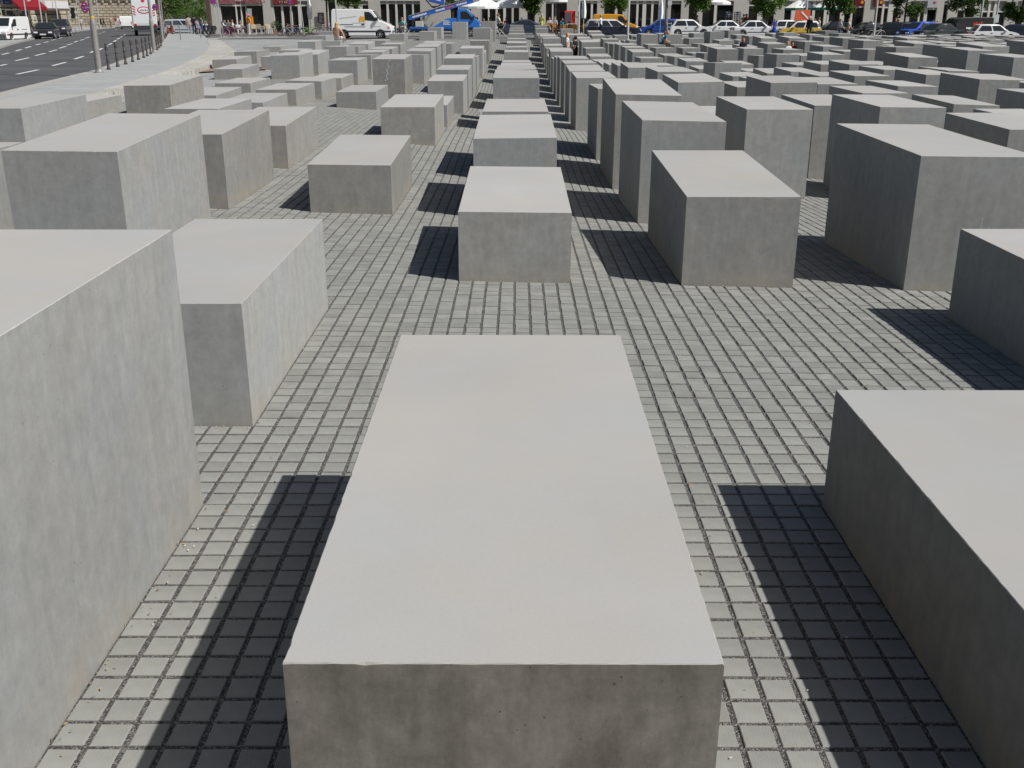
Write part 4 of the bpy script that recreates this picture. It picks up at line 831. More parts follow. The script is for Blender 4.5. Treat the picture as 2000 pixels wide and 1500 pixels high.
car('black low saloon beside the pale lamp post on the right', pl(1692, 97), R(195), 4.4, 1.76, 1.38, 'sedan', (.012, .014, .018))
car('dark green estate car behind the pale lamp post', pl(1735, 95), R(160), 4.4, 1.74, 1.43, 'estate', (.018, .024, .024), doors=3)
car('dark grey hatchback hidden behind the small blue car', pl(1778, 99), R(200), 4.0, 1.7, 1.5, 'hatch', (.02, .024, .03))
car('small bright blue city car among the dark parked cars', pl(1793, 93), R(205), 3.6, 1.62, 1.5, 'hatch', (.03, .1, .5))
car('dark green saloon in front of the black van', pl(1831, 90.5), R(200), 4.3, 1.72, 1.4, 'sedan', (.018, .026, .028))
bv = van('black transporter with red lettering and a white stripe', pl(1878, 95), R(190), 4.9, 1.9, 1.97, (.012, .013, .017), bump=False)
b = MB(); b.box(-2.1, .2, .955, .965, .95, 1.12); b.build('white_stripe', flat((.7, .7, .7), .5), bv)
b = MB(); q = -1.3
for k, h in enumerate((.4, .3, .28, .36, .3)): b.box(q+k*.18, q+k*.18+.12, .955, .965, 1.2, 1.2+h)
b.build('lettering', flat((.5, .06, .03), .5), bv)
car('white hatchback parked behind the tallest dark stele at the field edge', pl(1940, 90), 0, 3.9, 1.64, 1.4, 'hatch', WHITE)
car('dark blue hatchback beyond the white hatchback at the end of the row', pl(1974, 94), R(160), 4.0, 1.68, 1.45, 'hatch', (.02, .025, .06))
# --- vehicles of the left street
rd = math.atan2(-.93, .37)
van('white van driving towards the memorial past the hotel', gx(14, 89)+Vector((0, 0, .04)), rd-.35, 4.78, 1.9, 1.96, WHITE)
car('black saloon driving on the street in front of the hotel awning', gx(90, 100)+Vector((0, 0, .04)), rd-.1, 4.7, 1.8, 1.44, 'sedan', (.012, .013, .016), name='driving_car')
car('dark grey off-roader following the black saloon', gx(117, 112)+Vector((0, 0, .04)), rd-.1, 4.6, 1.85, 1.72, 'suv', (.02, .022, .03), name='driving_car', r=.36)
sv = car('silver estate car parked at the street corner behind the standing people', gx(365, 112)+Vector((0, 0, .04)), 0, 4.6, 1.76, 1.46, 'estate', (.42, .46, .5), doors=3)
car('white car half hidden behind the silver estate car', gx(340, 117)+Vector((0, 0, .04)), 0, 4.2, 1.7, 1.46, 'hatch', WHITE)
van('white van ahead of the box truck at the end of the street', gx(249, 178)+Vector((0, 0, .04)), math.atan2(.93, -.3), 4.6, 1.9, 2.0, WHITE)
tk = thing('box_truck', gx(285, 110)+Vector((0, 0, .04)), math.atan2(.95, -.33), 'white box truck seen from behind with red and white warning stripes', 'truck')
b = MB(); b.box(-3.2, 2.4, -1.15, 1.15, .95, 3.7); bx_ = b.build('cargo_box', paint((.72, .74, .75)), tk, bevel=.04)
b = MB(); b.box(-3.23, -3.2, -1.1, 1.1, 1.15, 3.55); b.build('rear_door', paint((.66, .69, .7)), tk)
b = MB(); b.ext([(2.5, .5), (2.5, 2.5), (3.4, 2.45), (4.0, 1.5), (4.1, .5)], -1.05, 1.05); b.build('cab', paint(WHITE), tk, bevel=.06)
b = MB(); b.box(-3.3, 3.6, -.5, .5, .55, .95); b.build('chassis', MTRIM, tk)
b = MB(); b.box(-3.35, -3.2, -1.1, 1.1, .55, 1.0); b.build('tail_lift', flat((.04, .04, .045), .6), tk)
for s in (-1, 1):
    for xw in (-1.9, 2.9): wheel(tk, xw, s*.95, .42, .3)
    b = MB(); b.box(-3.37, -3.3, s*.95-.13, s*.95+.13, .98, 1.12); b.build('tail_light', MRED, tk)
    for k in range(4):
        b = MB(); b.ext([(s*.92-.12, 1.95+k*.24), (s*.92+.12, 1.95+k*.24+.1*s), (s*.92+.12, 2.07+k*.24+.1*s), (s*.92-.12, 2.07+k*.24)], -3.245, -3.232, 0, 'X'); b.build('warning_stripe', flat((.55, .04, .05), .5), tk)
ov = [(.62*math.cos(a)*(1 if abs(math.cos(a)) < .8 else 1), .34*math.sin(a)) for a in [2*math.pi*k/20 for k in range(20)]]
b = MB(); b.ext([(x, z+2.45) for x, z in ov], -3.25, -3.235, 0, 'X'); lg = b.build('oval_logo', flat((.55, .04, .08), .5), tk)
b = MB(); b.ext([(x*.84, z*.72+2.45) for x, z in ov], -3.262, -3.251, 0, 'X'); b.build('oval_field', flat((.7, .7, .72), .5), lg)
b = MB()
for k in range(5): b.box(-3.275, -3.263, -.38+k*.16, -.28+k*.16, 2.36, 2.36+.12+.05*(k % 2))
b.build('lettering', flat((.25, .1, .2), .5), lg)
b = MB(); b.lathe([(.01, -3.26), (.17, -3.26), (.17, -3.235), (.01, -3.235)], (0, 0, 3.35), 14, 'X'); b.build('round_mark', flat((.55, .05, .06), .5), tk)
# ---------------------------------------------------------------- people: one skinned body each, hair as a part
SKIN = mat('skin', (.5, .3, .21), rough=.6, spec=.3)
def pose(kind='stand', turn=0):
    """joints (x right, y forward of the body, z up), 1.75 m tall"""
    J = dict(pel=(0, 0, .95), waist=(0, .0, 1.1), chest=(0, .01, 1.32), neck=(0, 0, 1.48), head=(0, .02, 1.58), crown=(0, .02, 1.68))
    J.update(shL=(-.18, 0, 1.4), shR=(.18, 0, 1.4), hpL=(-.1, 0, .9), hpR=(.1, 0, .9))
    J.update(elL=(-.24, -.02, 1.12), elR=(.24, -.02, 1.12), wrL=(-.26, .06, .87), wrR=(.26, .06, .87), haL=(-.26, .09, .78), haR=(.26, .09, .78))
    J.update(knL=(-.11, .02, .5), knR=(.11, .02, .5), anL=(-.11, -.02, .09), anR=(.11, -.02, .09), toL=(-.13, .17, .035), toR=(.13, .17, .035))
    if kind == 'walk':
        J.update(knL=(-.1, .16, .52), anL=(-.1, .27, .1), toL=(-.1, .44, .07), knR=(.1, -.06, .5), anR=(.1, -.34, .16), toR=(.1, -.22, .035), elL=(-.25, -.13, 1.14), wrL=(-.25, -.1, .9), haL=(-.25, -.06, .82), elR=(.25, .08, 1.13), wrR=(.24, .24, .95), haR=(.23, .3, .9))
    if kind == 'fold':
        J.update(elL=(-.25, .03, 1.14), wrL=(-.08, .2, 1.12), haL=(.02, .22, 1.14), elR=(.25, .03, 1.14), wrR=(.08, .22, 1.08), haR=(-.02, .24, 1.08))
    if kind == 'reach':
        J.update(elL=(-.24, .2, 1.25), wrL=(-.2, .42, 1.2), haL=(-.19, .5, 1.19), elR=(.24, .2, 1.22), wrR=(.2, .4, 1.12), haR=(.19, .48, 1.1))
    if kind in ('sit', 'lean', 'kneel'):
        dz = -.47
        for k in list(J):
            x, y, z = J[k]
            if k[:2] not in ('kn', 'an', 'to', 'hp'): J[k] = (x, y, z+dz)
        J.update(hpL=(-.1, .02, .47), hpR=(.1, .02, .47), knL=(-.13, .46, .5), knR=(.13, .46, .5), anL=(-.13, .44, .09), anR=(.13, .44, .09), toL=(-.14, .63, .035), toR=(.14, .63, .035), pel=(0, 0, .5),
                 elL=(-.26, .1, .68), elR=(.26, .1, .68), wrL=(-.17, .32, .62), wrR=(.17, .32, .62), haL=(-.13, .4, .6), haR=(.13, .4, .6))
        if kind == 'lean':
            for k in ('waist', 'chest', 'neck', 'head', 'crown', 'shL', 'shR', 'elL', 'elR', 'wrL', 'wrR', 'haL', 'haR'):
                x, y, z = J[k]; f = (z-.5); J[k] = (x, y+f*.5, z-f*.12)
        if kind == 'kneel':                                        # sitting on a flat block, legs folded to the side, leaning on one arm
            J.update(hpL=(-.1, .02, .1), hpR=(.1, .02, .1), pel=(0, 0, .13), knL=(-.12, .42, .16), anL=(.1, .5, .07), toL=(.25, .55, .05), knR=(.2, .4, .14), anR=(.38, .12, .07), toR=(.5, .1, .05))
            for k in ('waist', 'chest', 'neck', 'head', 'crown', 'shL', 'shR', 'elL', 'elR', 'wrL', 'wrR', 'haL', 'haR'):
                x, y, z = J[k]; J[k] = (x, y, z-.37)
            J.update(elR=(.33, -.02, .4), wrR=(.4, .02, .14), haR=(.42, .06, .03), wrL=(-.2, .28, .2), haL=(-.16, .36, .16), elL=(-.27, .1, .33))
    return J
BONES = [('pel', 'waist', 't'), ('waist', 'chest', 't'), ('chest', 'neck', 't'), ('neck', 'head', 's'), ('head', 'crown', 's'), ('chest', 'shL', 't'), ('chest', 'shR', 't'), ('shL', 'elL', 'u'), ('shR', 'elR', 'u'), ('elL', 'wrL', 'l'), ('elR', 'wrR', 'l'), ('wrL', 'haL', 's'), ('wrR', 'haR', 's'),
         ('pel', 'hpL', 'b'), ('pel', 'hpR', 'b'), ('hpL', 'knL', 'b'), ('hpR', 'knR', 'b'), ('knL', 'anL', 'c'), ('knR', 'anR', 'c'), ('anL', 'toL', 'f'), ('anR', 'toR', 'f')]
RAD = dict(pel=(.16, .12), waist=(.145, .11), chest=(.165, .12), neck=(.055, .055), head=(.082, .1), crown=(.06, .075), shL=(.075, .075), shR=(.075, .075), elL=(.047, .047), elR=(.047, .047), wrL=(.033, .033), wrR=(.033, .033), haL=(.035, .02), haR=(.035, .02), hpL=(.1, .1), hpR=(.1, .1), knL=(.065, .065), knR=(.065, .065), anL=(.042, .042), anR=(.042, .042), toL=(.038, .03), toR=(.038, .03))
def person(lab, loc, rz, kind='stand', top=(.5, .5, .5), bot=(.05, .06, .1), hair=(.06, .035, .02), sleeves='short', shoe=(.03, .03, .03), legs='long', longhair=False, sc=1.0, bare=False, group=None, skirt=None, hat=None, bag=None):
    J = pose(kind); names = list(J); idx = {n: k for k, n in enumerate(names)}
    me = bpy.data.meshes.new('person'); me.from_pydata([J[n] for n in names], [(idx[a], idx[c]) for a, c, _ in BONES], [])
    o = bpy.data.objects.new('tmp', me); COL.objects.link(o); o.modifiers.new('s', 'SKIN'); sub = o.modifiers.new('d', 'SUBSURF'); sub.levels = 2; sub.render_levels = 2
    for n in names:
        d = me.skin_vertices[0].data[idx[n]]; d.radius = RAD[n]; d.use_root = n == 'pel'
    ev = o.evaluated_get(bpy.context.evaluated_depsgraph_get()); m2 = bpy.data.meshes.new_from_object(ev); bpy.data.objects.remove(o)
    m2.materials.clear()
    for x in (SKIN, cloth(top), cloth(bot), cloth(shoe)): m2.materials.append(x)
    def matof(tag_, f):
        if tag_ == 't': return 0 if bare else 1
        if tag_ == 'u': return 0 if (bare or (sleeves == 'short' and f > .55) or sleeves == 'none') else 1
        if tag_ == 'l': return 1 if sleeves == 'long' else 0
        if tag_ == 'b': return 2
        if tag_ == 'c': return 2 if legs == 'long' else 0
        if tag_ == 'f': return 3
        return 0
    A = np.array([J[a] for a, _, _ in BONES]); B = np.array([J[c] for _, c, _ in BONES]); AB = B-A
    for p in m2.polygons:
        c = np.array(p.center); t_ = np.clip(((c-A)*AB).sum(1)/(AB*AB).sum(1), 0, 1); d = np.linalg.norm(A+AB*t_[:, None]-c, axis=1); k = int(d.argmin()); p.material_index = matof(BONES[k][2], t_[k]); p.use_smooth = True
    body = bpy.data.objects.new('person', m2); COL.objects.link(body); body.location = loc; body.rotation_euler = (0, 0, rz); body.scale = (sc, sc, sc); tag(body, lab, 'person', group)
    h = Vector(J['head']); b = MB(); b.ball((h.x, h.y-.012, h.z+.055), .113, 12, 0, 1.0, .92, 1.02)
    vs = [(x, y, z) if not (y > h.y+.03 and z < h.z+.09) else (x, h.y+.045, max(z, h.z+.08)) for x, y, z in b.v]; b.v = vs
    if longhair: b.ball((h.x, h.y-.07, h.z-.1), .1, 10, 0, 1.7, .95, .55)
    b.build('hair', cloth(hair), body, True)
    b = MB(); b.ball((h.x, h.y+.112, h.z+.015), .017, 6, 0, 1.4); b.build('nose', SKIN, body, True)
    for s in (-1, 1):
        b = MB(); b.ball((h.x+s*.034, h.y+.094, h.z+.045), .011, 6); b.build('eye', flat((.03, .025, .02), .3), body)
        b = MB(); b.ball((h.x+s*.09, h.y, h.z+.02), .024, 6, 0, 1.4, .5, .8); b.build('ear', SKIN, body, True)
    b = MB(); b.box(h.x-.026, h.x+.026, h.y+.088, h.y+.1, h.z-.042, h.z-.032); b.build('mouth', flat((.3, .09, .08), .5), body)
    for s in 'LR':                                                 # fingers
        w0 = Vector(J['ha'+s]); d = (w0-Vector(J['wr'+s])).normalized(); sd = d.cross(Vector((0, 0, 1)) if abs(d.z) < .8 else Vector((0, 1, 0))).normalized()
        b = MB()
        for k in range(4):
            p = w0+sd*(k-1.5)*.018; q = p+d*(.05+.008*(1.5-abs(k-1.5))); b.tube(p-d*.03, q, .009, .008, 6); b.tube(q, q+d*.025+Vector((0, .01, -.006)), .008, .006, 6)
        p = w0-d*.02+sd*.035; b.tube(w0-d*.05+sd*.015, p+d*.01, .011, .01, 6); b.tube(p+d*.01, p+d*.045, .01, .007, 6)
        b.build('fingers', SKIN, body, True)
    if skirt:
        p = Vector(J['pel']); b = MB(); b.lathe([(.15, .12), (.17, .0), (.21, -.25), (.24, -.42)], tuple(p), 14); b.build('skirt', cloth(skirt), body, True)
    if hat:
        b = MB(); b.ball((h.x, h.y, h.z+.13), .12, 12, 0, .7); b.lathe([(.05, 0), (.2, -.015), (.2, .0), (.06, .03)], (h.x, h.y, h.z+.1), 14); b.build('hat', cloth(hat), body, True)
    if bag:
        c = Vector(J['chest']); b = MB(); b.box(c.x-.15, c.x+.15, c.y-.26, c.y-.13, c.z-.28, c.z+.12); b.build('backpack', cloth(bag), body, bevel=.04)
    return body
def stand(px, Y): return gx(px, Y)+Vector((0, 0, .01))
def on_stele(i, j, dx, fy): zf, dz, tx = tops[(i, j)]; return Vector((PX_*i+dx, PY_*j+L_*fy, zf+CAMZ+dz*fy+tx*dx/W_))
# on and between the stelae
person('blond person with bare back sitting on a low stele in front of the white van', on_stele(-5, 16, .2, .35), R(-20), 'kneel', bare=True, bot=(.5, .45, .42), hair=(.5, .32, .12), legs='short', longhair=True)
person('person in black with white hair standing at the road edge by the yellow car', stand(1580, 87.5), R(150), 'stand', (.02, .025, .025), (.04, .045, .05), (.75, .75, .72), 'long', sc=1.03)
person('person in a white blouse with long blond hair standing between tall stelae', Vector((2.72, 55.8, H(2.72, 55.8))), R(-100), 'stand', (.65, .63, .6), (.05, .05, .06), (.5, .28, .1), 'short', longhair=True, sc=.94)
person('dark haired person in black beside the blond one between tall stelae', Vector((3.08, 54.6, H(3.08, 54.6))), R(60), 'fold', (.03, .028, .03), (.05, .04, .04), (.04, .025, .02), 'short', sc=.9)
person('person in a teal shirt sitting bent forward on a low stele', on_stele(4, 17, .34, .25)+Vector((0, 0, -.46)), R(-90), 'lean', (.03, .17, .24), (.12, .11, .08), (.3, .27, .22), 'short')
person('person in a white shirt sitting beside the one in teal', on_stele(4, 17, .34, .62)+Vector((0, 0, -.46)), R(-90), 'lean', (.7, .7, .68), (.11, .1, .08), (.2, .1, .04), 'short', sc=.95)
person('child in a black and red shirt among the stelae in front of the white saloon', Vector((12.4, 57.2, H(12.4, 57.2))), R(185), 'stand', (.02, .02, .025), (.05, .05, .08), (.35, .18, .06), 'short', sc=.82, bag=(.5, .02, .04))
person('blond person in white walking between stelae beside the one in red', Vector((14.1, 54.3, H(14.1, 54.3))), R(180), 'walk', (.7, .7, .7), (.06, .06, .09), (.4, .24, .1), 'short', sc=.92)
person('dark haired person in a red shirt between stelae', Vector((14.5, 54.9, H(14.5, 54.9))), R(170), 'walk', (.4, .02, .04), (.06, .06, .09), (.06, .03, .02), 'short', sc=.9)
person('person in a turquoise top walking behind the white haired one', stand(1590, 91), R(-70), 'walk', (.12, .5, .52), (.3, .28, .25), (.2, .09, .04), 'none', sc=.92)
person('person in beige carrying a bag past the dark parked cars', stand(1598, 92), R(100), 'fold', (.55, .47, .38), (.35, .3, .24), (.2, .1, .05), 'short', sc=1.0)
person('person in a pale blue shirt walking along the end of the stelae', stand(1640, 87.5), R(-80), 'walk', (.45, .5, .62), (.1, .12, .2), (.2, .13, .08), 'short', sc=.93)
person('person with a dark shoulder bag over a white shirt walking along the stelae', stand(1656, 87.8), R(-85), 'walk', (.62, .64, .6), (.45, .38, .3), (.25, .18, .1), 'short', sc=.93, bag=(.04, .06, .05))
person('person in a blue dress standing beside the white hatchback', stand(1512, 89), R(170), 'stand', (.03, .09, .4), (.03, .09, .4), (.35, .2, .1), 'none', sc=.9, legs='short', skirt=(.03, .09, .4))
person('person in a white shirt and dark trousers loading the dark estate car', stand(1173, 86.2), R(75), 'reach', (.68, .7, .75), (.012, .014, .03), (.3, .2, .14), 'long', sc=1.02)
person('grey haired person in a yellow green coat standing by the wicker chairs', stand(1058, 104), R(160), 'stand', (.45, .48, .14), (.45, .48, .2), (.6, .58, .52), 'long', sc=1.08, skirt=(.45, .48, .14))
# café guests
def guest(px, Y, rz, top, hair, lab, sc=1.05, dz=0): return person(lab, stand(px, Y)+Vector((0, 0, .1+dz)), R(rz), 'sit', top, (.06, .06, .08), hair, 'long' if sum(top) < .8 else 'short', sc=sc)
guest(973, 90, -70, (.55, .62, .5), (.22, .1, .06), 'person in a pale green jacket sitting on a folding chair at the field edge', 1.2, .25)
guest(932, 107, 10, (.7, .42, .03), (.04, .03, .02), 'person in a yellow jacket sitting behind the blue lift truck', 1.15)
guest(945, 108, 180, (.05, .035, .03), (.05, .03, .02), 'person in dark brown sitting beside the one in the yellow jacket', 1.1)
guest(957, 107.5, 150, (.5, .5, .48), (.12, .08, .06), 'person in a light shirt and dark waistcoat at the café under the big white parasol', 1.15)
guest(989, 107.5, -150, (.09, .1, .12), (.2, .09, .05), 'person in a dark grey top at the café behind the coupe', 1.12)
guest(1019, 108, 170, (.16, .18, .24), (.05, .03, .02), 'person in a grey blue top sitting under the street tree', 1.12)
guest(1073, 108.5, 180, (.5, .48, .42), (.25, .15, .1), 'person in a cream shirt with a dark strap at the wicker chairs', 1.15)
guest(1083, 109, 170, (.34, .38, .44), (.3, .17, .1), 'person in a pale blue shirt sitting beside the one in cream', 1.18)
guest(1098, 109, 200, (.2, .12, .1), (.06, .04, .03), 'person in brown sitting by the turquoise pushchair', 1.1)
guest(440, 101, 160, (.1, .11, .13), (.06, .04, .03), 'person in dark grey sitting behind the pink bicycle', 1.05)
guest(447, 101.5, 190, (.14, .15, .17), (.05, .03, .02), 'person in grey with their back to the pink bicycle', 1.05)
guest(455, 101, 120, (.62, .6, .58), (.3, .1, .04), 'red haired person in a white top behind the pink bicycle', 1.02)
guest(470, 102, -60, (.2, .2, .16), (.04, .03, .02), 'person in olive sitting beside the orange display', 1.05)
guest(1699, 108.5, 200, (.5, .49, .5), (.05, .04, .03), 'person in white sitting in front of the red fascia signs', 1.1)
guest(1717, 109, 160, (.2, .06, .05), (.06, .04, .03), 'person in dark red sitting behind the pale lamp post', 1.1)
person('person with a pink sun hat standing at the orange display', stand(487, 100.5)+Vector((0, 0, .1)), R(140), 'stand', (.7, .3, .03), (.03, .03, .04), (.1, .06, .04), 'short', sc=1.0, hat=(.75, .16, .35))
person('person in white with dark hair strolling behind the white hatchback', stand(1360, 106.5), R(95), 'walk', (.65, .6, .6), (.1, .1, .12), (.08, .05, .04), 'short', sc=1.05)
person('person in rust brown carrying a white bag beside the postcard racks', stand(1456, 105), R(150), 'stand', (.32, .11, .04), (.3, .12, .05), (.08, .05, .04), 'long', sc=1.15, skirt=(.35, .14, .05))
person('person in black standing beside the postcard racks', stand(1451, 106.5), R(20), 'stand', (.05, .05, .05), (.06, .06, .07), (.12, .08, .06), 'short', sc=1.15)
person('person in dark blue stepping off the pavement behind the dark cars', stand(1747, 104), R(-100), 'walk', (.03, .04, .07), (.05, .06, .1), (.3, .12, .06), 'long', sc=1.05)
person('person in pale blue walking behind the dark cars', stand(1752, 103), R(-80), 'walk', (.35, .45, .6), (.4, .45, .5), (.25, .15, .1), 'short', sc=1.0)
person('person in black in front of the shop with the heart sign', stand(1820, 108), R(170), 'stand', (.02, .02, .02), (.05, .05, .05), (.05, .04, .03), 'long', sc=1.0)
person('person in white and grey in front of the shop with the heart sign', stand(1829, 108), R(200), 'stand', (.55, .55, .55), (.3, .3, .3), (.5, .42, .3), 'short', sc=1.0)
# at the street corner and across the street
person('person in light grey standing behind the silver estate car', stand(370, 110), R(20), 'stand', (.35, .33, .28), (.3, .3, .32), (.05, .04, .03), 'short', sc=1.08)
person('person in dark clothes with a rucksack on the street corner', stand(380, 106.5), R(10), 'stand', (.03, .03, .05), (.02, .022, .05), (.03, .025, .02), 'short', sc=1.05, bag=(.02, .02, .03))
person('person in blue jeans and a grey shirt on the street corner', stand(394, 107), R(-30), 'stand', (.16, .18, .25), (.06, .13, .3), (.04, .03, .03), 'short', sc=1.02)
person('walker in dark clothes crossing in front of the stone building', gx(199, 182)+Vector((0, 0, .15)), R(-90), 'walk', (.03, .025, .03), (.03, .03, .04), (.05, .03, .02), 'long', sc=1.08)
person('walker in a dark brown coat beside the one in dark clothes', gx(204.5, 183)+Vector((0, 0, .15)), R(-95), 'walk', (.12, .07, .06), (.04, .03, .03), (.16, .08, .05), 'long', sc=1.08)
person('walker in grey shorts in front of the stone building', gx(161, 150)+Vector((0, 0, .15)), R(200), 'walk', (.45, .42, .4), (.2, .2, .24), (.25, .16, .1), 'short', sc=1.0, legs='short')
person('person in white bending beside the big sign post across the street', gx(185, 178)+Vector((0, 0, .15)), R(180), 'stand', (.7, .7, .68), (.6, .6, .6), (.1, .07, .05), 'short', sc=.95)
person('person in a red top standing by the stone building', gx(228.5, 190)+Vector((0, 0, .15)), R(180), 'stand', (.4, .03, .04), (.65, .65, .66), (.04, .03, .03), 'short', sc=1.05)
person('person in beige standing by the stone building', gx(218.5, 190)+Vector((0, 0, .15)), R(160), 'stand', (.6, .5, .42), (.4, .3, .22), (.2, .12, .08), 'short', sc=1.05)
person('person in white trousers standing by the stone building', gx(232.5, 190)+Vector((0, 0, .15)), R(180), 'stand', (.68, .66, .62), (.7, .7, .68), (.3, .2, .12), 'short', sc=1.02)
person('person all in white beside the white van ahead of the truck', gx(237, 190)+Vector((0, 0, .15)), R(190), 'stand', (.7, .7, .7), (.66, .66, .66), (.12, .08, .06), 'short', sc=1.02)
# ---------------------------------------------------------------- street furniture
MIRON = mat('cast_iron', (.07, .06, .055), rough=.6, metal=.3)
MPOLE = mat('grey_pole', (.3, .285, .27), rough=.55, metal=.4, var=.1, vs=6)
def bollard(loc):
    th = thing('bollard', loc, 0, 'slim ornate iron bollard with a ball top on the kerb of the wide street', 'bollard', 'bollards along the kerb')
    b = MB(); b.lathe([(.075, 0), (.075, .06), (.05, .09), (.042, .3), (.042, .76)], (0, 0, 0), 10); b.build('shaft', MIRON, th, True)
    for z in (.3, .52, .72):
        b = MB(); b.lathe([(.043, z-.02), (.06, z), (.06, z+.015), (.043, z+.035)], (0, 0, 0), 10); b.build('ring', MIRON, th)
    b = MB(); b.lathe([(.05, .76), (.06, .79), (.03, .82), (.052, .86), (.052, .89), (.012, .94)], (0, 0, 0), 10); b.build('finial', MIRON, th, True)
    return th
KZ = Vector((0, 0, .16))
bsp = [(206, 135), (224, 129.5), (240, 125), (254, 120.3), (265.5, 116), (276, 112.3), (283, 109), (290, 105), (303, 97), (307, 93.5), (311, 90)]
b0 = bollard(gp(*bsp[0], .15)+Vector((.12, 0, .13)))
NTH = 'first second third fourth fifth sixth seventh eighth ninth tenth eleventh'.split()
b0['label'] = 'slim ornate iron bollard, first from the lamp post with the no-stopping sign'
for k, p in enumerate(bsp[1:]): dup(b0, gp(*p, .15)+Vector((.12, 0, .13)))['label'] = 'slim ornate iron bollard, %s from the lamp post with the no-stopping sign' % NTH[k+1]
def post(loc, lab, h, name='steel_post', r=.045):
    th = thing(name, loc, 0, lab, 'post', 'plain steel posts by the bicycles')
    b = MB(); b.lathe([(r, 0), (r, h-.03), (r*.5, h)], (0, 0, 0), 8); b.build('shaft', MPOLE, th)
    b = MB(); b.lathe([(r*1.9, 0), (r*1.9, .03), (r*1.2, .05)], (0, 0, 0), 8); b.build('foot', MPOLE, th); return th
for px, py, l in ((353.5, 81.5, 'plain grey steel post alone on the pavement in front of the silver estate car'), (393, 77, 'plain grey steel post before the person in blue jeans'), (388, 70, 'plain grey steel post between the people on the street corner'), (436, 73, 'plain grey steel post beside the rear wheel of the pink bicycle'), (485, 71.5, 'plain grey steel post before the person with the pink sun hat'), (537, 72, 'plain grey steel post before the potted plant'), (523, 67, 'plain grey steel post beside the white café chairs')): post(gp(px, py, .02), l, 1.0)
def stopsign(parent, z, face, r=.3):
    """round no-stopping sign: red rim and cross on blue"""
    q = thing('s', (0, 0, 0), 0, 'x', 'x'); bpy.data.objects.remove(q)
    b = MB(); b.lathe([(.01, -.02), (r, -.02), (r, .0), (.01, .0)], (0, 0, 0), 22, 'Y'); o = b.build('sign_disc', flat((.5, .02, .05), .4), parent); o.location = (face[0], face[1], z)
    b = MB(); b.lathe([(.01, -.03), (r*.8, -.03), (r*.8, -.021), (.01, -.021)], (0, 0, 0), 22, 'Y'); b.build('blue_field', flat((.05, .08, .4), .4), o)
    for a in (45, -45):
        b = MB(); b.cbox((0, -.034-(.004 if a > 0 else 0), 0), (r*1.55, .006, r*.18), 0, 0, Matrix.Rotation(R(a), 4, 'Y')); b.build('cross_bar', flat((.5, .02, .05), .4), o)
    for s in (1, -1):
        b = MB(); b.ext([(-.05, s*r*.48), (.05, s*r*.48), (0, s*r*.68)], -.042, -.036); b.build('arrow', flat((.7, .7, .75), .4), o)
    return o
def pole(loc, lab, h, r0, r1, name='lamp_post', cat='lamp post', sleeve=True, m=None, group=None):
    th = thing(name, loc, 0, lab, cat, group); m = m or MPOLE
    hs = min(1.6, h*.35)
    prof = [(r0*1.25, 0), (r0*1.25, .05), (r0, .12), (r0, hs), (r1*1.15, hs+.12), (r1, hs+.14), (r1*.8, h)] if sleeve else [(r0, 0), (r1, h)]
    b = MB(); b.lathe(prof, (0, 0, 0), 12); b.build('shaft', m, th, False)
    b = MB(); b.lathe([(r0*1.6, -.02), (r0*1.6, .03), (r0*1.26, .05)], (0, 0, 0), 12); b.build('foot', m, th); return th
def lantern(th, h, dx=.9):
    b = MB(); b.path([(0, 0, h-.1), (dx*.5, 0, h+.25), (dx, 0, h+.3)], .04); b.build('arm', MPOLE, th)
    b = MB(); b.cbox((dx+.25, 0, h+.28), (.6, .22, .12)); b.build('lantern_head', MPOLE, th, bevel=.03)
P_ = gp(188, 141, .15)+Vector((.1, 0, .13)); p1 = pole(P_, 'thick grey lamp post with a no-stopping sign at the kerb before the bollards', 7.5, .105, .078); lantern(p1, 7.5, -1.2)
o = stopsign(p1, 2.12, (-.16, -.1), .17); b = MB(); b.box(-.24, .0, -.13, -.1, 2.1, 2.14); b.build('bracket', MSTEEL, p1); o.scale = (.75, 1, 1.05)
b = MB(); b.lathe([(.079, 0), (.079, .07)], (0, 0, 1.78), 12); b.build('sticker_band', flat((.6, .4, .05), .6), p1)
p2 = pole(gp(298, 102, .15)+Vector((.1, 0, .13)), 'thick grey lamp post at the end of the row of bollards', 7.5, .1, .072); lantern(p2, 7.5, -1.2)
p3 = pole(gp(315.5, 85, .15)+Vector((.1, 0, .13)), 'grey lamp post with a no-stopping sign at the street corner', 7.5, .1, .07); lantern(p3, 7.5, -1.2)
o = stopsign(p3, 2.3, (-.2, -.14), .2)
for px, Y, lab, r in ((320, 92, 'thin grey pole with a wide white sign high up behind the corner lamp post', .06), (316, 100, 'thin grey pole without a sign beside the corner lamp post', .05)):
    t = pole(gx(px, Y), lab, 6, r, r, 'sign_post', 'post', False)
    if px == 320: b = MB(); b.box(-.3, .5, -.04, -.0, 3.15, 3.5); b.build('sign_plate', flat((.5, .68, .66), .5), t)
for k, (px, Y) in enumerate(((75.5, 103), (103, 112), (133, 124), (154, 140), (170, 152), (208, 176))):
    t = pole(gx(px, Y)+Vector((-1, 0, .1)), 'thin grey flag pole before the hotel, %s from the red awning' % 'first second third fourth fifth sixth'.split()[k], 9, .07, .05, 'flag_pole', 'pole', False, flat((.42, .42, .42), .5), 'poles in front of the hotel')
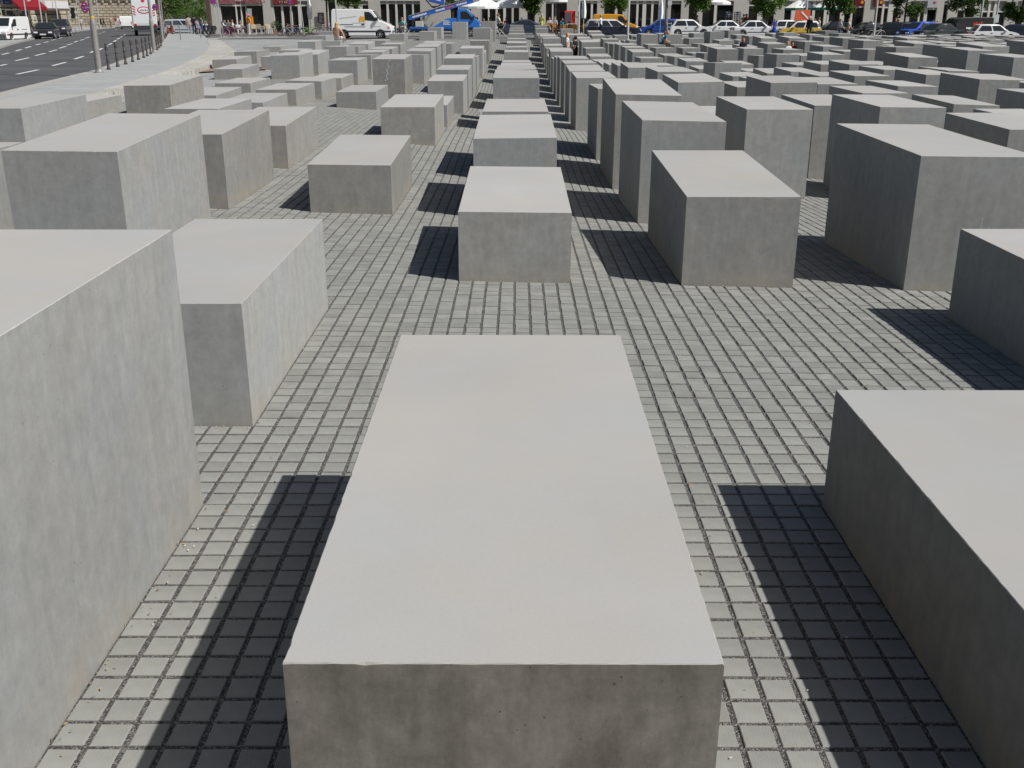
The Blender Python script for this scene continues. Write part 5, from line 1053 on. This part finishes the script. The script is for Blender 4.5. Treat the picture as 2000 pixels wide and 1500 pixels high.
# poles of the plaza edge
def sp(px, py, lab, h, r=.04, sign=None, lean=0):
    t = pole(gp(px, py, .01), lab, h, r, r, 'sign_post', 'sign', False, flat((.4, .41, .41), .5)); t.rotation_euler = (0, lean, 0)
    if sign == 'stop': stopsign(t, h-.3, (0, -.06), .27)
    return t
sp(428, 69.5, 'leaning sign post with a purple red no-stopping sign beside the brown corner post', 3.3, .035, 'stop', R(-5))
sp(431.5, 73, 'plain tall post beside the rear of the pink bicycle', 3.9, .04)
sp(571, 66.5, 'sign post with a purple red no-stopping sign behind the parked bicycles', 3.3, .035, 'stop')
sp(595, 71, 'leaning tall post in front of the diner windows', 3.6, .04, None, R(-4))
t = sp(617, 60, 'post with a blue and purple notice beside the folded white parasol', 3.0, .035)
b = MB(); b.box(-.14, .14, -.06, -.03, 1.9, 2.9); o = b.build('notice', flat((.12, .07, .3), .5), t); b = MB(); b.box(-.1, .1, -.07, -.061, 1.5, 1.9); b.build('white_notice', flat((.65, .65, .68), .5), t)
t = pole(gx(658.5, 83.5), 'grey sign post in front of the rear of the white panel van', 5, .05, .05, 'sign_post', 'sign', False, flat((.42, .42, .42), .5))
b = MB(); b.box(-.3, -.02, -.08, -.04, 3.0, 3.9); b.build('sign_plate', flat((.5, .52, .56), .5), t)
for px, Y, lab in ((1130, 86, 'pale grey lamp post in front of the folded parasol and wicker chairs'), (1226.5, 82.5, 'pale grey lamp post in front of the bonnet of the dark estate car'), (1571.5, 93, 'thin pale lamp post above the orange sign board'), (1707.5, 88, 'pale lamp post in front of the dark green estate car'), (1912, 96, 'thin grey lamp post beside the black transporter'), (1942, 100, 'grey post with a pale notice at the right end of the shops')):
    t = pole(gx(px, Y), lab, 7, .085, .07, m=flat((.5, .5, .48), .5), sleeve=False); lantern(t, 7)
    if px == 1130: b = MB(); b.box(-.06, .06, -.12, -.08, 2.0, 2.5); b.build('notice', flat((.7, .7, .72), .5), t)
    if px == 1942: b = MB(); b.box(-.2, .2, -.14, -.1, 1.6, 2.3); b.build('notice', flat((.55, .6, .62), .5), t)
pole(gx(1288.5, 88), 'slim bright blue pole in front of the blue hatchback', 2.35, .05, .05, 'blue_pole', 'pole', False, flat((.08, .22, .5), .5))
t = pole(gx(1300, 88.5), 'thick dark grey pole with a blue parking sign beside the folded parasol', 7, .13, .12, 'sign_post', 'sign', False, flat((.16, .17, .18), .5))
b = MB(); b.box(.02, .36, -.2, -.16, 2.95, 3.5); o = b.build('parking_sign', flat((.03, .09, .4), .4), t); b = MB(); b.box(.05, .38, -.2, -.16, 2.55, 2.9); b.build('white_sign', flat((.5, .5, .5), .5), t)
b = MB()
for z in (.5, .8, 1.1): b.box(.1, .45, -.2, -.17, z, z+.05)
b.box(.1, .14, -.19, -.16, .3, 1.2); b.box(.41, .45, -.19, -.16, .3, 1.2); b.build('rack', flat((.5, .5, .5), .5), t)
# ---------------------------------------------------------------- café parasols, boards, chairs, tables
def parasol(px, Y, w_, zr, lab, col=(.8, .8, .78), closed=False, trim=None, rise=.9):
    th = thing('parasol', gx(px, Y)+Vector((0, 0, .1)), R(12), lab, 'parasol')
    b = MB(); b.lathe([(.3, 0), (.3, .06), (.06, .1)], (0, 0, 0), 10); b.build('base', flat((.3, .3, .3), .7), th)
    b = MB(); b.tube((0, 0, .05), (0, 0, zr+rise-.05), .03, .03, 8); b.build('pole', flat((.55, .55, .53), .5), th)
    if closed:
        b = MB(); b.lathe([(.05, 1.3), (.16, 1.4), (.2, 1.9), (.15, 2.6), (.05, 3.1)], (0, 0, 0), 8); b.v = [(x*(1+.25*math.cos(4*math.atan2(y, x))), y*(1+.25*math.cos(4*math.atan2(y, x))), z) for x, y, z in b.v]; b.build('folded_canopy', cloth(col), th)
        return th
    n = 8; V = [(0, 0, zr+rise)]; F = []
    for k in range(n*2):
        a = math.pi*k/n; s = w_/2*(1 if k % 2 == 0 else .955); V.append((s*math.cos(a), s*math.sin(a), zr))
    for k in range(n*2):
        a = math.pi*k/n; s = w_/2*(1 if k % 2 == 0 else .955); V.append((s*math.cos(a), s*math.sin(a), zr-.22))
    m2 = n*2
    for k in range(m2): F.append((0, 1+k, 1+(k+1) % m2))
    b = MB(); b.add(V[:m2+1], F); c = b.build('canopy', cloth(col), th)
    b = MB(); b.add(V[1:], [(k, (k+1) % m2, m2+(k+1) % m2, m2+k) for k in range(m2)]); b.build('valance', cloth(trim or col), th)
    b = MB(); b.lathe([(.05, zr+rise-.03), (.06, zr+rise+.05), (.01, zr+rise+.12)], (0, 0, 0), 8); b.build('finial', flat((.5, .5, .5), .5), th)
    for k in range(n):
        a = 2*math.pi*k/n; b = MB(); b.tube((0, 0, zr+rise-.1), (w_/2*.95*math.cos(a), w_/2*.95*math.sin(a), zr-.03), .012, .012, 5); b.build('rib', flat((.5, .5, .5), .5), th)
    return th
parasol(940, 105, 4.4, 2.45, 'large white parasol over the guests behind the lift truck', rise=1.1)
parasol(1000, 106, 4.2, 2.55, 'large white parasol behind the coupe', rise=1.1)
parasol(607, 102, 2, 2.4, 'folded white parasol beside the notice post', closed=True)
parasol(1139.5, 100, 2, 2.4, 'folded white parasol among the wicker chairs', closed=True)
parasol(1289, 95, 2, 2.4, 'folded white parasol behind the blue pole', closed=True)
parasol(1398, 106, 2.7, 2.95, 'small white parasol above the postcard racks', rise=.45)
parasol(1560, 104, 3.2, 2.5, 'white parasol with green trim above the orange sign board', trim=(.05, .3, .22))
parasol(1612, 106, 3.0, 2.6, 'white parasol with green trim half hidden by a street tree', trim=(.05, .3, .22))
parasol(1085, 106.5, 2.4, 3.1, 'white parasol edge above the dark café door', rise=.6)
def chair(lab, group, m1, m2):
    th = thing('cafe_chair', (0, 0, 0), 0, lab, 'chair', group)
    b = MB(); b.box(-.22, .22, -.2, .24, .43, .47); b.build('seat', m2, th, bevel=.015)
    b = MB(); b.ext([(-.23, .5), (-.25, .78), (-.15, .9), (.15, .9), (.25, .78), (.23, .5)], -.25, -.21); b.build('backrest', m2, th)
    for sx in (-1, 1):
        for sy in (-1, 1): b = MB(); b.tube((sx*.21, sy*.21+.0, 0), (sx*.19, sy*.19, .44 if sy > 0 else .86), .018, .018, 6); b.build('leg', m1, th)
        b = MB(); b.path([(sx*.24, -.2, .66), (sx*.26, .1, .66), (sx*.23, .2, .46)], .016, 5); b.build('armrest', m1, th)
    return th
MWICK = mat('wicker', (.36, .19, .07), rough=.7, var=.2, vs=30); MWICKD = mat('wicker_frame', (.17, .07, .03), rough=.6)
first = chair('brown wicker café chair of the seating among the white parasols', 'wicker chairs of the café', MWICKD, MWICK)
spots = [(1068, 101.5, 20), (1078, 102, -40), (1090, 101.3, 100), (1103, 102.5, 180), (1118, 103.5, 150), (1124, 101.8, -20), (1136, 103, 60), (1147, 102.2, 200), (1110, 105, 30), (1128, 105.3, -70), (1072, 106, 170), (1084, 106.2, 190), (1142, 105.5, 10), (1097, 105, 90), (1021, 106, 180), (990, 105.5, 170), (958, 105.8, 190), (946, 105.6, 150)]
for k, (px, Y, a) in enumerate(spots):
    L3 = stand(px, Y)+Vector((0, 0, .1 if Y > 105.4 else .02))
    if k == 0: first.location = L3; first.rotation_euler = (0, 0, R(a))
    else: dup(first, L3, R(a))
wc = chair('white café chair with a beige seat behind the steel posts', 'white chairs of the left café', flat((.62, .62, .6), .5), mat('rattan', (.5, .42, .3), rough=.7))
for k, (px, Y, a) in enumerate(((496, 100, 10), (507, 100, -10), (516, 101.5, 90), (529, 101, -90), (465, 100.5, 150), (522, 102.5, 180))):
    L3 = stand(px, Y)+Vector((0, 0, .1))
    if k == 0: wc.location = L3; wc.rotation_euler = (0, 0, R(a))
    else: dup(wc, L3, R(a))
def table(px, Y, lab, group=None, top=(.3, .25, .2)):
    th = thing('cafe_table', stand(px, Y)+Vector((0, 0, .1 if Y > 98.5 and (px < 740 or Y > 105.4) else .02)), 0, lab, 'table', group)
    b = MB(); b.lathe([(.36, .71), (.36, .74)], (0, 0, 0), 16); b.build('table_top', flat(top, .5), th)
    b = MB(); b.tube((0, 0, .03), (0, 0, .71), .03, .03, 8); b.build('pedestal', MTRIM, th)
    b = MB(); b.lathe([(.24, 0), (.24, .02), (.04, .05)], (0, 0, 0), 12); b.build('base', MTRIM, th); return th
for px, Y in ((1096, 103), (1130, 103.6), (1078, 107.2), (952, 106.8), (1005, 106.8)): table(px, Y, 'round café table between the wicker chairs', 'tables of the café', (.2, .1, .06))
for px, Y in ((518, 100.3), (560, 101.5), (575, 102), (450, 100.3)): table(px, Y, 'round café table in front of the left shop fronts', 'tables of the left café', (.5, .2, .05))
def folding_chair(px, Y, rz, dz=.1, lab=''):
    th = thing('folding_chair', stand(px, Y)+Vector((0, 0, dz)), R(rz), lab, 'chair', 'folding bistro chairs', 1.25)
    b = MB(); b.box(-.2, .2, -.18, .2, .44, .465); b.build('seat', flat((.05, .06, .05), .6), th)
    for sx in (-1, 1):
        b = MB(); b.tube((sx*.2, -.22, 0), (sx*.2, .2, .45), .016, .016, 6); b.build('leg', flat((.55, .55, .54), .5), th)
        b = MB(); b.tube((sx*.18, .24, 0), (sx*.18, -.24, .85), .016, .016, 6); b.build('leg', flat((.55, .55, .54), .5), th)
    b = MB(); b.box(-.18, .18, -.25, -.225, .68, .84); b.build('backrest', flat((.05, .06, .05), .6), th); return th
for px, Y, rz, dz, l in ((970, 89.2, -80, .08, 'folding chair with pale crossed legs under the person in the pale green jacket'), (981, 89.6, 95, .08, 'empty folding chair with pale crossed legs facing the person in pale green'), (782, 92, 30, .02, 'empty dark folding chair in front of the white van bonnet'), (794, 92.5, -60, .02, 'empty dark folding chair beside the lift truck bed'), (787, 93.5, 150, .02, 'dark folding chair under the child in turquoise')): folding_chair(px, Y, rz, dz, l)
person('child in turquoise sitting on a folding chair behind the white van', stand(786, 93.5)+Vector((0, 0, .05)), R(150), 'sit', (.1, .5, .55), (.06, .06, .08), (.3, .2, .1), 'short', sc=1.2)
# boards and displays
th = thing('display_board', stand(1113, 104)+Vector((0, 0, .05)), R(8), 'red standing display board leaning behind the wicker chairs', 'board')
b = MB(); b.box(-.55, .5, -.04, .04, .95, 2.1); b.build('panel', flat((.6, .03, .02), .5), th, bevel=.02)
b = MB(); b.box(-.5, .1, -.055, -.041, 1.0, 1.95); b.build('photo_panel', flat((.08, .09, .11), .4), th)
for s in (-1, 1): b = MB(); b.tube((s*.4, 0, 0), (s*.4, 0, 1.0), .025, .025, 6); b.build('leg', MSTEEL, th)
th = thing('a_frame_stand', gx(1111, 94)+Vector((0, 0, .02)), 0, 'white folding sign stand seen edge on before the wicker chairs', 'stand')
for s in (-1, 1): b = MB(); b.cbox((s*.15, 0, .26), (.07, .5, .58), 0, 0, Matrix.Rotation(R(-s*26), 4, 'Y')); b.build('panel', flat((.68, .68, .66), .5), th)
th = thing('orange_display', stand(489, 104)+Vector((0, 0, .1)), 0, 'orange display panel in the left shop opening', 'board')
b = MB(); b.box(-.32, .36, -.05, .05, .8, 1.55); b.build('panel', flat((.75, .3, .02), .5), th, bevel=.01); b = MB(); b.box(-.28, .28, -.04, .04, 0, .8); b.build('stand', flat((.1, .08, .08), .5), th)
b = MB(); b.box(-.15, .3, -.06, -.051, 1.56, 2.3); b.build('poster', flat((.4, .4, .38), .5), th)
th = thing('white_pedestal', stand(487.5, 99.3)+Vector((0, 0, .1)), 0, 'narrow white pedestal on a white plate beside the white chairs', 'pedestal')
b = MB(); b.box(-.06, .06, -.06, .06, .03, .95); b.build('column', flat((.65, .64, .62), .5), th); b = MB(); b.box(-.1, .55, -.3, .3, 0, .03); b.build('plate', flat((.68, .68, .66), .5), th)
for px, lab in ((1422, 'postcard rack full of cards behind the white saloon, next to the shop door'), (1438, 'postcard rack full of cards behind the white saloon, next to the person in rust brown'), (1490, 'low postcard rack full of cards under a street tree')):
    th = thing('postcard_rack', stand(px, 105), R(10), lab, 'rack'); hh = 2.25 if px < 1450 else 1.5
    b = MB(); b.tube((0, 0, .05), (0, 0, hh), .025, .025, 8); b.build('pole', MSTEEL, th); b = MB(); b.lathe([(.3, 0), (.3, .04), (.05, .07)], (0, 0, 0), 10); b.build('base', MTRIM, th)
    rg = random.Random(px)
    for z in np.arange(.7 if px < 1450 else .4, hh-.1, .19):
        for k in range(6):
            a = k*math.pi/3+.2; b = MB(); b.cbox((.3*math.cos(a), .3*math.sin(a), z+.07), (.02, .25, .15), 0, a); b.build('card', flat(rg.choice(((.5, .52, .58), (.12, .16, .25), (.3, .32, .36), (.6, .6, .58), (.07, .08, .1))), .4), th)
def planter(px, Y, lab, h=1.0):
    th = thing('potted_plant', stand(px, Y)+Vector((0, 0, .1)), 0, lab, 'plant')
    b = MB(); b.lathe([(.16, 0), (.24, .42), (.26, .45), (.2, .45)], (0, 0, 0), 12); b.build('pot', flat((.28, .12, .06), .8), th)
    rg = random.Random(int(px)); b = MB()
    for k in range(260):
        d = Vector((rg.gauss(0, 1), rg.gauss(0, 1), rg.gauss(0, 1))).normalized()*rg.random()**.4; c = Vector((d.x*.42, d.y*.42, .45+h*.35+d.z*h*.42)); e = Vector((rg.uniform(-1, 1), rg.uniform(-1, 1), rg.uniform(-.6, .6))).normalized()*.08; f = e.cross(Vector((rg.uniform(-1, 1), rg.uniform(-1, 1), 1))).normalized()*.035
        b.add([c-e, c+f, c+e, c-f], [(0, 1, 2, 3)])
    b.build('foliage', mat('plant_leaf', (.05, .1, .03), rough=.6, isl_var=.4), th); return th
planter(538, 99.5, 'leafy potted plant between the white chairs and the bicycles')
planter(65, 104, 'trimmed green shrub in a tub left of the hotel entrance', 1.2); planter(88, 112, 'trimmed dark shrub in a tub below the white canopy', 1.2)
# ---------------------------------------------------------------- bicycles and scooters
def bicycle(loc, rz, lab, col, seat=False, tyre=None, basket=False, lean=6):
    th = thing('bicycle', loc, rz, lab, 'bicycle'); th.rotation_euler = (R(lean), 0, rz); P = paint(col)
    for x in (-.53, .53):
        b = MB(); n = 20; V = []; F = []
        for k in range(n):
            a = 2*math.pi*k/n
            for q in range(5): c = 2*math.pi*q/5; rr_ = .335+.022*math.cos(c); V.append((x+rr_*math.cos(a), .022*math.sin(c), .36+rr_*math.sin(a)))
        for k in range(n):
            for q in range(5): F.append((k*5+q, ((k+1) % n)*5+q, ((k+1) % n)*5+(q+1) % 5, k*5+(q+1) % 5))
        b.add(V, F); wh = b.build('wheel', tyre or MTYRE, th)
        b = MB()
        for k in range(10): a = 2*math.pi*k/10; b.tube((x, 0, .36), (x+.32*math.cos(a), 0, .36+.32*math.sin(a)), .0035, .0035, 3, 0, False)
        b.build('spokes', MSTEEL, wh); b = MB(); b.lathe([(.03, -.04), (.03, .04)], (x, 0, .36), 8, 'Y'); b.build('hub', MSTEEL, wh)
        b = MB(); b.path([(x+.385*math.cos(a), 0, .36+.385*math.sin(a)) for a in np.linspace(.2, 2.8, 8)], .015, 5); b.build('mudguard', P, th)
    b = MB()
    for p, q in (((-.53, 0, .36), (-.05, 0, .3)), ((-.05, 0, .3), (-.17, 0, .82)), ((-.17, 0, .78), (-.53, 0, .36)), ((-.05, 0, .3), (.38, 0, .72)), ((-.14, 0, .66), (.36, 0, .8)), ((.34, 0, .92), (.4, 0, .68)), ((.4, 0, .68), (.53, 0, .36))): b.tube(p, q, .02, .02, 6)
    b.build('frame', P, th)
    b = MB(); b.ext([(-.33, .86), (-.2, .9), (-.02, .88), (-.2, .83)], -.06, .06); b.build('saddle', MBLACK, th, bevel=.01); b = MB(); b.path([(.34, 0, .92), (.32, 0, 1.02), (.36, -.18, 1.05), (.2, -.28, 1.03)], .013, 5); b.path([(.32, 0, 1.02), (.36, .18, 1.05), (.2, .28, 1.03)], .013, 5); b.build('handlebar', MSTEEL, th)
    b = MB(); b.box(-.75, -.25, -.07, .07, .75, .765); b.tube((-.7, 0, .75), (-.53, .05, .36), .008, .008, 4); b.build('luggage_rack', MSTEEL, th)
    b = MB(); b.lathe([(.08, -.06), (.08, -.05)], (-.05, 0, .3), 12, 'Y'); b.box(-.09, -.01, -.14, -.06, .12, .15); b.build('crank', MTRIM, th)
    if seat:
        b = MB(); b.ext([(-.72, .78), (-.8, 1.28), (-.7, 1.34), (-.62, .95), (-.35, .9), (-.33, .78)], -.16, .16); b.build('child_seat', flat((.07, .075, .09), .6), th, bevel=.03); b = MB(); b.ext([(-.69, .98), (-.74, 1.26), (-.7, 1.28), (-.6, .99), (-.42, .95)], -.12, .12); b.build('seat_cushion', flat((.6, .6, .62), .8), th)
    if basket: b = MB(); b.box(.42, .72, -.17, .17, .78, 1.0); b.build('basket', flat((.68, .7, .7), .6), th, bevel=.02)
    return th
bicycle(gx(452.5, 92), 0, 'pink bicycle with a grey child seat leaning on the plaza', (.42, .02, .2), True, flat((.55, .52, .48), .8), True)
bicycle(gx(568, 94), R(175), 'silver bicycle beside the no-stopping sign', (.35, .36, .4)); bicycle(gx(580, 94.6), R(10), 'violet bicycle behind the silver bicycle', (.2, .2, .4)); bicycle(gx(604, 93.5), R(20), 'green bicycle at the right end of the bicycle row', (.2, .4, .08)); bicycle(gx(555, 95.2), R(150), 'black bicycle at the left end of the bicycle row', (.02, .02, .025))
bicycle(gx(628, 98.5), R(170), 'dark bicycle under the menu blackboard', (.05, .05, .06)); bicycle(gx(637, 98), R(15), 'grey bicycle beside the menu blackboard', (.25, .25, .25)); bicycle(gx(322, 88)+Vector((0, 0, .1)), R(100), 'silver bicycle leaning at the corner lamp post', (.4, .4, .42)); bicycle(gx(132, 118)+Vector((0, 0, .15)), R(30), 'pale bicycle under the flag poles', (.5, .5, .48)); bicycle(gx(40, 100)+Vector((0, 0, .15)), R(70), 'black bicycle at the hotel railing behind the white van', (.03, .03, .03))
for px, Y, lab in ((1236, 102, 'white and black bicycle behind the bonnet of the dark estate car'), (1272, 104, 'dark bicycle behind the bright blue hatchback'), (1265, 104.5, 'grey bicycle leaning on the glass behind the blue hatchback'), (1712, 90, 'white bicycle chained at the foot of the lamp post')): bicycle(stand(px, Y), R(20), lab, (.5, .5, .5) if 'white' in lab else (.06, .06, .07))
def scooter(loc, rz, lab, col):
    th = thing('scooter', loc, rz, lab, 'scooter'); P = paint(col)
    for x in (-.62, .62): wheel(th, x, 0, .24, .12)
    b = MB(); b.ext([(-.85, .42), (-.9, .72), (-.2, .76), (-.1, .32), (.3, .3), (.42, .95), (.52, .95), (.56, .4), (.62, .28), (.3, .2), (-.2, .2), (-.5, .36)], -.16, .16); b.build('body', P, th, bevel=.05)
    b = MB(); b.ext([(-.85, .73), (-.8, .82), (-.25, .82), (-.2, .76)], -.13, .13); b.build('saddle', MBLACK, th, bevel=.03)
    b = MB(); b.tube((.47, -.3, 1.02), (.47, .3, 1.02), .018, .018, 6); b.tube((.47, 0, .9), (.47, 0, 1.02), .03, .03, 6); b.build('handlebar', MTRIM, th)
    b = MB(); b.ball((.56, 0, .92), .07, 8); b.build('headlight', MLAMP, th); 
    for s in (-1, 1): b = MB(); b.tube((.47, s*.22, 1.02), (.45, s*.28, 1.2), .008, .008, 4); b.ball((.45, s*.28, 1.22), .055, 8, 0, .8, .3); b.build('mirror', MCHROME, th)
    return th
scooter(gx(330, 104)+Vector((0, 0, .03)), R(70), 'red brown scooter parked beside the silver estate car', (.2, .05, .03)); scooter(gx(405, 104)+Vector((0, 0, .03)), R(250), 'black scooter with two mirrors beside the brown corner post', (.015, .016, .02)); scooter(gx(412, 103)+Vector((0, 0, .03)), R(255), 'black scooter standing close to the shop corner', (.02, .02, .024))
th = thing('pushchair', stand(1102, 104.3)+Vector((0, 0, .02)), R(40), 'turquoise pushchair between the wicker chairs', 'pushchair')
b = MB(); b.ext([(-.35, .55), (-.42, 1.0), (-.1, 1.25), (.15, 1.1), (0, .9), (-.15, .62)], -.22, .22); b.build('hood', cloth((.03, .4, .5)), th, bevel=.04); b = MB(); b.path([(-.3, -.2, .1), (.3, -.2, .8), (.55, -.2, 1.0), (.55, .2, 1.0), (.3, .2, .8), (-.3, .2, .1)], .015, 5); b.build('frame', MSTEEL, th); b = MB(); b.box(-.3, .15, -.2, .2, .45, .52); b.build('seat', cloth((.03, .2, .25)), th)
for x in (-.3, .3):
    for s in (-1, 1): wheel(th, x, s*.22, .1, .05)
# railing of the hotel forecourt
for k in range(7):
    post(gx(46+k*4.2, 94+k*1.6)+Vector((0, 0, .15)), 'short grey post before the hotel, %s from the white van' % 'first second third fourth fifth sixth seventh'.split()[k], .9, 'railing_post')['group'] = 'short posts in front of the hotel'
# ---------------------------------------------------------------- trees
MBARK = mat('bark', (.09, .07, .05), rough=.9, var=.2, vs=10, bump=.5, bs=20)
def leaf_mat(c):
    m = bpy.data.materials.new('leaf'); m.use_nodes = True; t = m.node_tree; L = t.links.new; N = t.nodes.new; b = t.nodes['Principled BSDF']; out = t.nodes['Material Output']
    gi = N('ShaderNodeNewGeometry'); cr = N('ShaderNodeValToRGB'); cr.color_ramp.elements[0].color = (c[0]*.55, c[1]*.6, c[2]*.6, 1); cr.color_ramp.elements[1].color = (c[0]*1.5, c[1]*1.35, c[2]*1.2, 1)
    L(gi.outputs['Random Per Island'], cr.inputs[0]); L(cr.outputs[0], b.inputs['Base Color']); b.inputs['Roughness'].default_value = .55; b.inputs['Specular IOR Level'].default_value = .3
    tr = N('ShaderNodeBsdfTranslucent'); L(cr.outputs[0], tr.inputs[0]); mx = N('ShaderNodeMixShader'); mx.inputs[0].default_value = .35; L(b.outputs[0], mx.inputs[1]); L(tr.outputs[0], mx.inputs[2]); L(mx.outputs[0], out.inputs['Surface'])
    return m
LEAF = [leaf_mat((.1, .19, .035)), leaf_mat((.085, .165, .03)), leaf_mat((.065, .125, .028))]
def tree(px, Y, lab, w_, z0, z1, seed, lm=0, n=5200, ls=.155, trunk=.11):
    w_ *= 1.15; rg = random.Random(seed); base = gx(px, Y); th = thing('street_tree', base, rg.uniform(0, 6), lab, 'tree', None)
    b = MB(); b.tube((0, 0, -.1), (.04, .02, z0+.3), trunk, trunk*.75, 9); b.tube((.04, .02, z0+.3), (-.03, .05, z0+(z1-z0)*.6), trunk*.75, trunk*.3, 8)
    limbs = []
    for k in range(9):
        a = k*2.4+rg.uniform(-.4, .4); zz = z0+(z1-z0)*rg.uniform(.05, .5); p = Vector((.02, .03, zz)); q = p+Vector((math.cos(a)*w_*.34, math.sin(a)*w_*.34, (z1-z0)*rg.uniform(.1, .3))); b.tube(p, q, trunk*.35, trunk*.1, 6); limbs.append(q)
    b.build('trunk', MBARK, th)
    cl = [Vector((q.x, q.y, q.z)) for q in limbs]
    for k in range(26):
        a = rg.uniform(0, 6.28); rr_ = math.sqrt(rg.random())*w_*.42; zz = rg.random()**1.3*.95; f = min(1, .6+zz*2.2)*(1 if zz < .6 else 1.5-zz*.85); cl.append(Vector((math.cos(a)*rr_*f, math.sin(a)*rr_*f, z0+(z1-z0)*zz)))
    c = MB()
    for k in range(n):
        q = rg.choice(cl); rad = w_*.16*rg.uniform(.6, 1.25); d = Vector((rg.gauss(0, 1), rg.gauss(0, 1), rg.gauss(0, .8))).normalized()*(rg.random()**.45)*rad; p = q+d
        e = Vector((rg.uniform(-1, 1), rg.uniform(-1, 1), rg.uniform(-.9, .3))).normalized(); s = ls*rg.uniform(.6, 1.3); nrm = Vector((rg.uniform(-1, 1), rg.uniform(-1, 1), rg.uniform(.2, 1.2))); f = e.cross(nrm).normalized()*s*.42
        c.add([p-e*s, p-e*s*.1+f, p+e*s, p-e*s*.1-f], [(0, 1, 2, 3)])
    c.build('crown', LEAF[lm], th)
    return th
tree(682, 100, 'street tree with hanging leaves above the white panel van', 3.4, 2.75, 6.2, 1, 0)
tree(640, 106, 'street tree between the folded parasol and the white van', 2.6, 3.2, 6.5, 2, 1)
tree(885, 108, 'street tree rising behind the raised blue basket', 4.2, 2.9, 6.8, 3, 0)
tree(1043, 103, 'street tree with dark ragged leaves behind the coupe', 2.9, 2.2, 6.0, 4, 2)
tree(1198, 104, 'street tree above the yellow van and the dark estate car', 3.4, 2.65, 6.2, 5, 1)
tree(1357, 104, 'street tree above the white hatchback', 3.0, 2.5, 6.2, 6, 1)
tree(1497, 103, 'street tree between the postcard racks and the green trimmed parasol', 3.5, 2.2, 6.2, 7, 1)
tree(1636, 102, 'street tree above the person in the pale blue shirt', 3.1, 2.3, 6.2, 8, 1)
tree(1765, 102, 'street tree above the small bright blue car', 3.1, 2.1, 6.2, 9, 2)
tree(1884, 102, 'street tree above the black transporter', 3.5, 2.35, 6.2, 10, 2)
tree(1990, 102, 'street tree at the right end of the shop fronts', 3.0, 1.9, 6.0, 11, 2)
tree(322, 150, 'tall green tree behind the box truck', 6.5, 2.6, 9, 12, 1, 3800, .16, .2)
tree(368, 148, 'broad dark tree at the end of the street behind the silver estate car', 6.5, 2.1, 9, 13, 1, 4200, .16, .2)
tree(398, 140, 'small leafy tree beside the brown corner post', 4.5, 1.6, 7, 14, 0, 3000, .15, .18)
tree(346, 162, 'pale flowering tree behind the roof of the silver estate car', 4.5, 1.2, 5, 15, 0, 1800, .15, .15)
# ---------------------------------------------------------------- labels of the stelae, far leftovers joined
NEARLAB = {(0,0): 'broad pale stele filling the foreground with a brown stained front', (-1,0): 'tall stele beside the foreground slab with a long sunlit side towards it', (1,0): 'low stele with a dark shaded side facing the foreground slab',
 (-1,1): 'knee-high stele with a bright right side just behind the tall foreground stele', (2,1): 'stele with an almost black left side behind the low right foreground stele', (0,2): 'low stele standing alone behind the empty paving in front of the foreground slab',
 (1,2): 'low stele leaning back beside the lone low stele, its left side shaded', (2,2): 'wide tall stele with pale scratches and a dark left side', (-2,2): 'big tall stele behind the knee-high one with a sunlit right side', (-1,3): 'isolated low stele with a short shadow on its left, left of the central file',
 (-2,3): 'narrow-looking tall stele directly behind the big tall one', (-2,4): 'stele with a dark front on the edge of the open paving, third in its file', (1,3): 'tall stele right behind the leaning low one', (1,4): 'tallest slanting stele at the start of the deep right aisle', (1,5): 'thin-looking stele hidden behind the tallest slanting one',
 (2,4): 'tall square stele standing free between two darker neighbours', (3,4): 'broad stele with a dark left side behind the scratched wide one', (0,3): 'stele behind the lone low one in the central file', (0,4): 'flat stele top close behind the second block of the central file', (0,6): 'stele with a full grey front after a gap in the central file',
 (-1,5): 'low stele with a pale slanting top at the open paving left of the central file', (-1,6): 'small stele peeking out behind the low one with the pale slanting top', (-2,7): 'low wide stele behind the open paving with a shadow at its foot', (-2,9): 'tall dark stele with a white splash down its front',
 (-4,6): 'tall stele beside the cobble band with a brownish front', (-4,4): 'long stele near the pavement of the wide street', (-5,6): 'low stele side half buried behind the long one near the pavement', (-3,2): 'stele hidden beside the big tall one, only its edge showing', (-3,5): 'flat low stele with a thin dark front beside the tall brownish one',
 (-1,8): 'pale topped stele at the mouth of the narrow left aisle', (-5,16): 'low stele on which the blond person sits', (4,17): 'low stele on which two people sit', (-2,21): 'upright stele standing before the blue lift truck', (-1,21): 'upright stele with a pale rim before the folding chairs', (2,6): 'broad-topped stele behind the tall square one', (3,6): 'wide-topped stele with a dark left side, next behind the broad one'}
ORD = 'first second third fourth fifth sixth seventh eighth ninth tenth eleventh twelfth thirteenth fourteenth fifteenth sixteenth seventeenth eighteenth nineteenth twentieth'.split()+['twenty-%s' % q for q in 'first second third fourth fifth'.split()]
files = {}
for k in STELE: files.setdefault(k[0], []).append(k[1])
for k, o in STELE.items():
    i, j = k; g = 'concrete stelae of the field'
    if k in NEARLAB: tag(o, NEARLAB[k], 'stele', g); continue
    hgt = max(v.co.z for v in o.data.vertices)
    look = 'low' if hgt < .6 else 'waist-high' if hgt < 1.05 else 'tall' if hgt < 1.7 else 'very tall'
    n = ORD[sorted(files[i]).index(j)]
    f = 'the central file' if i == 0 else '%s file %s of the central one' % (ORD[abs(i)-1], 'right' if i > 0 else 'left')
    tag(o, '%s grey stele, %s visible block of %s' % (look, n, f), 'stele', g)
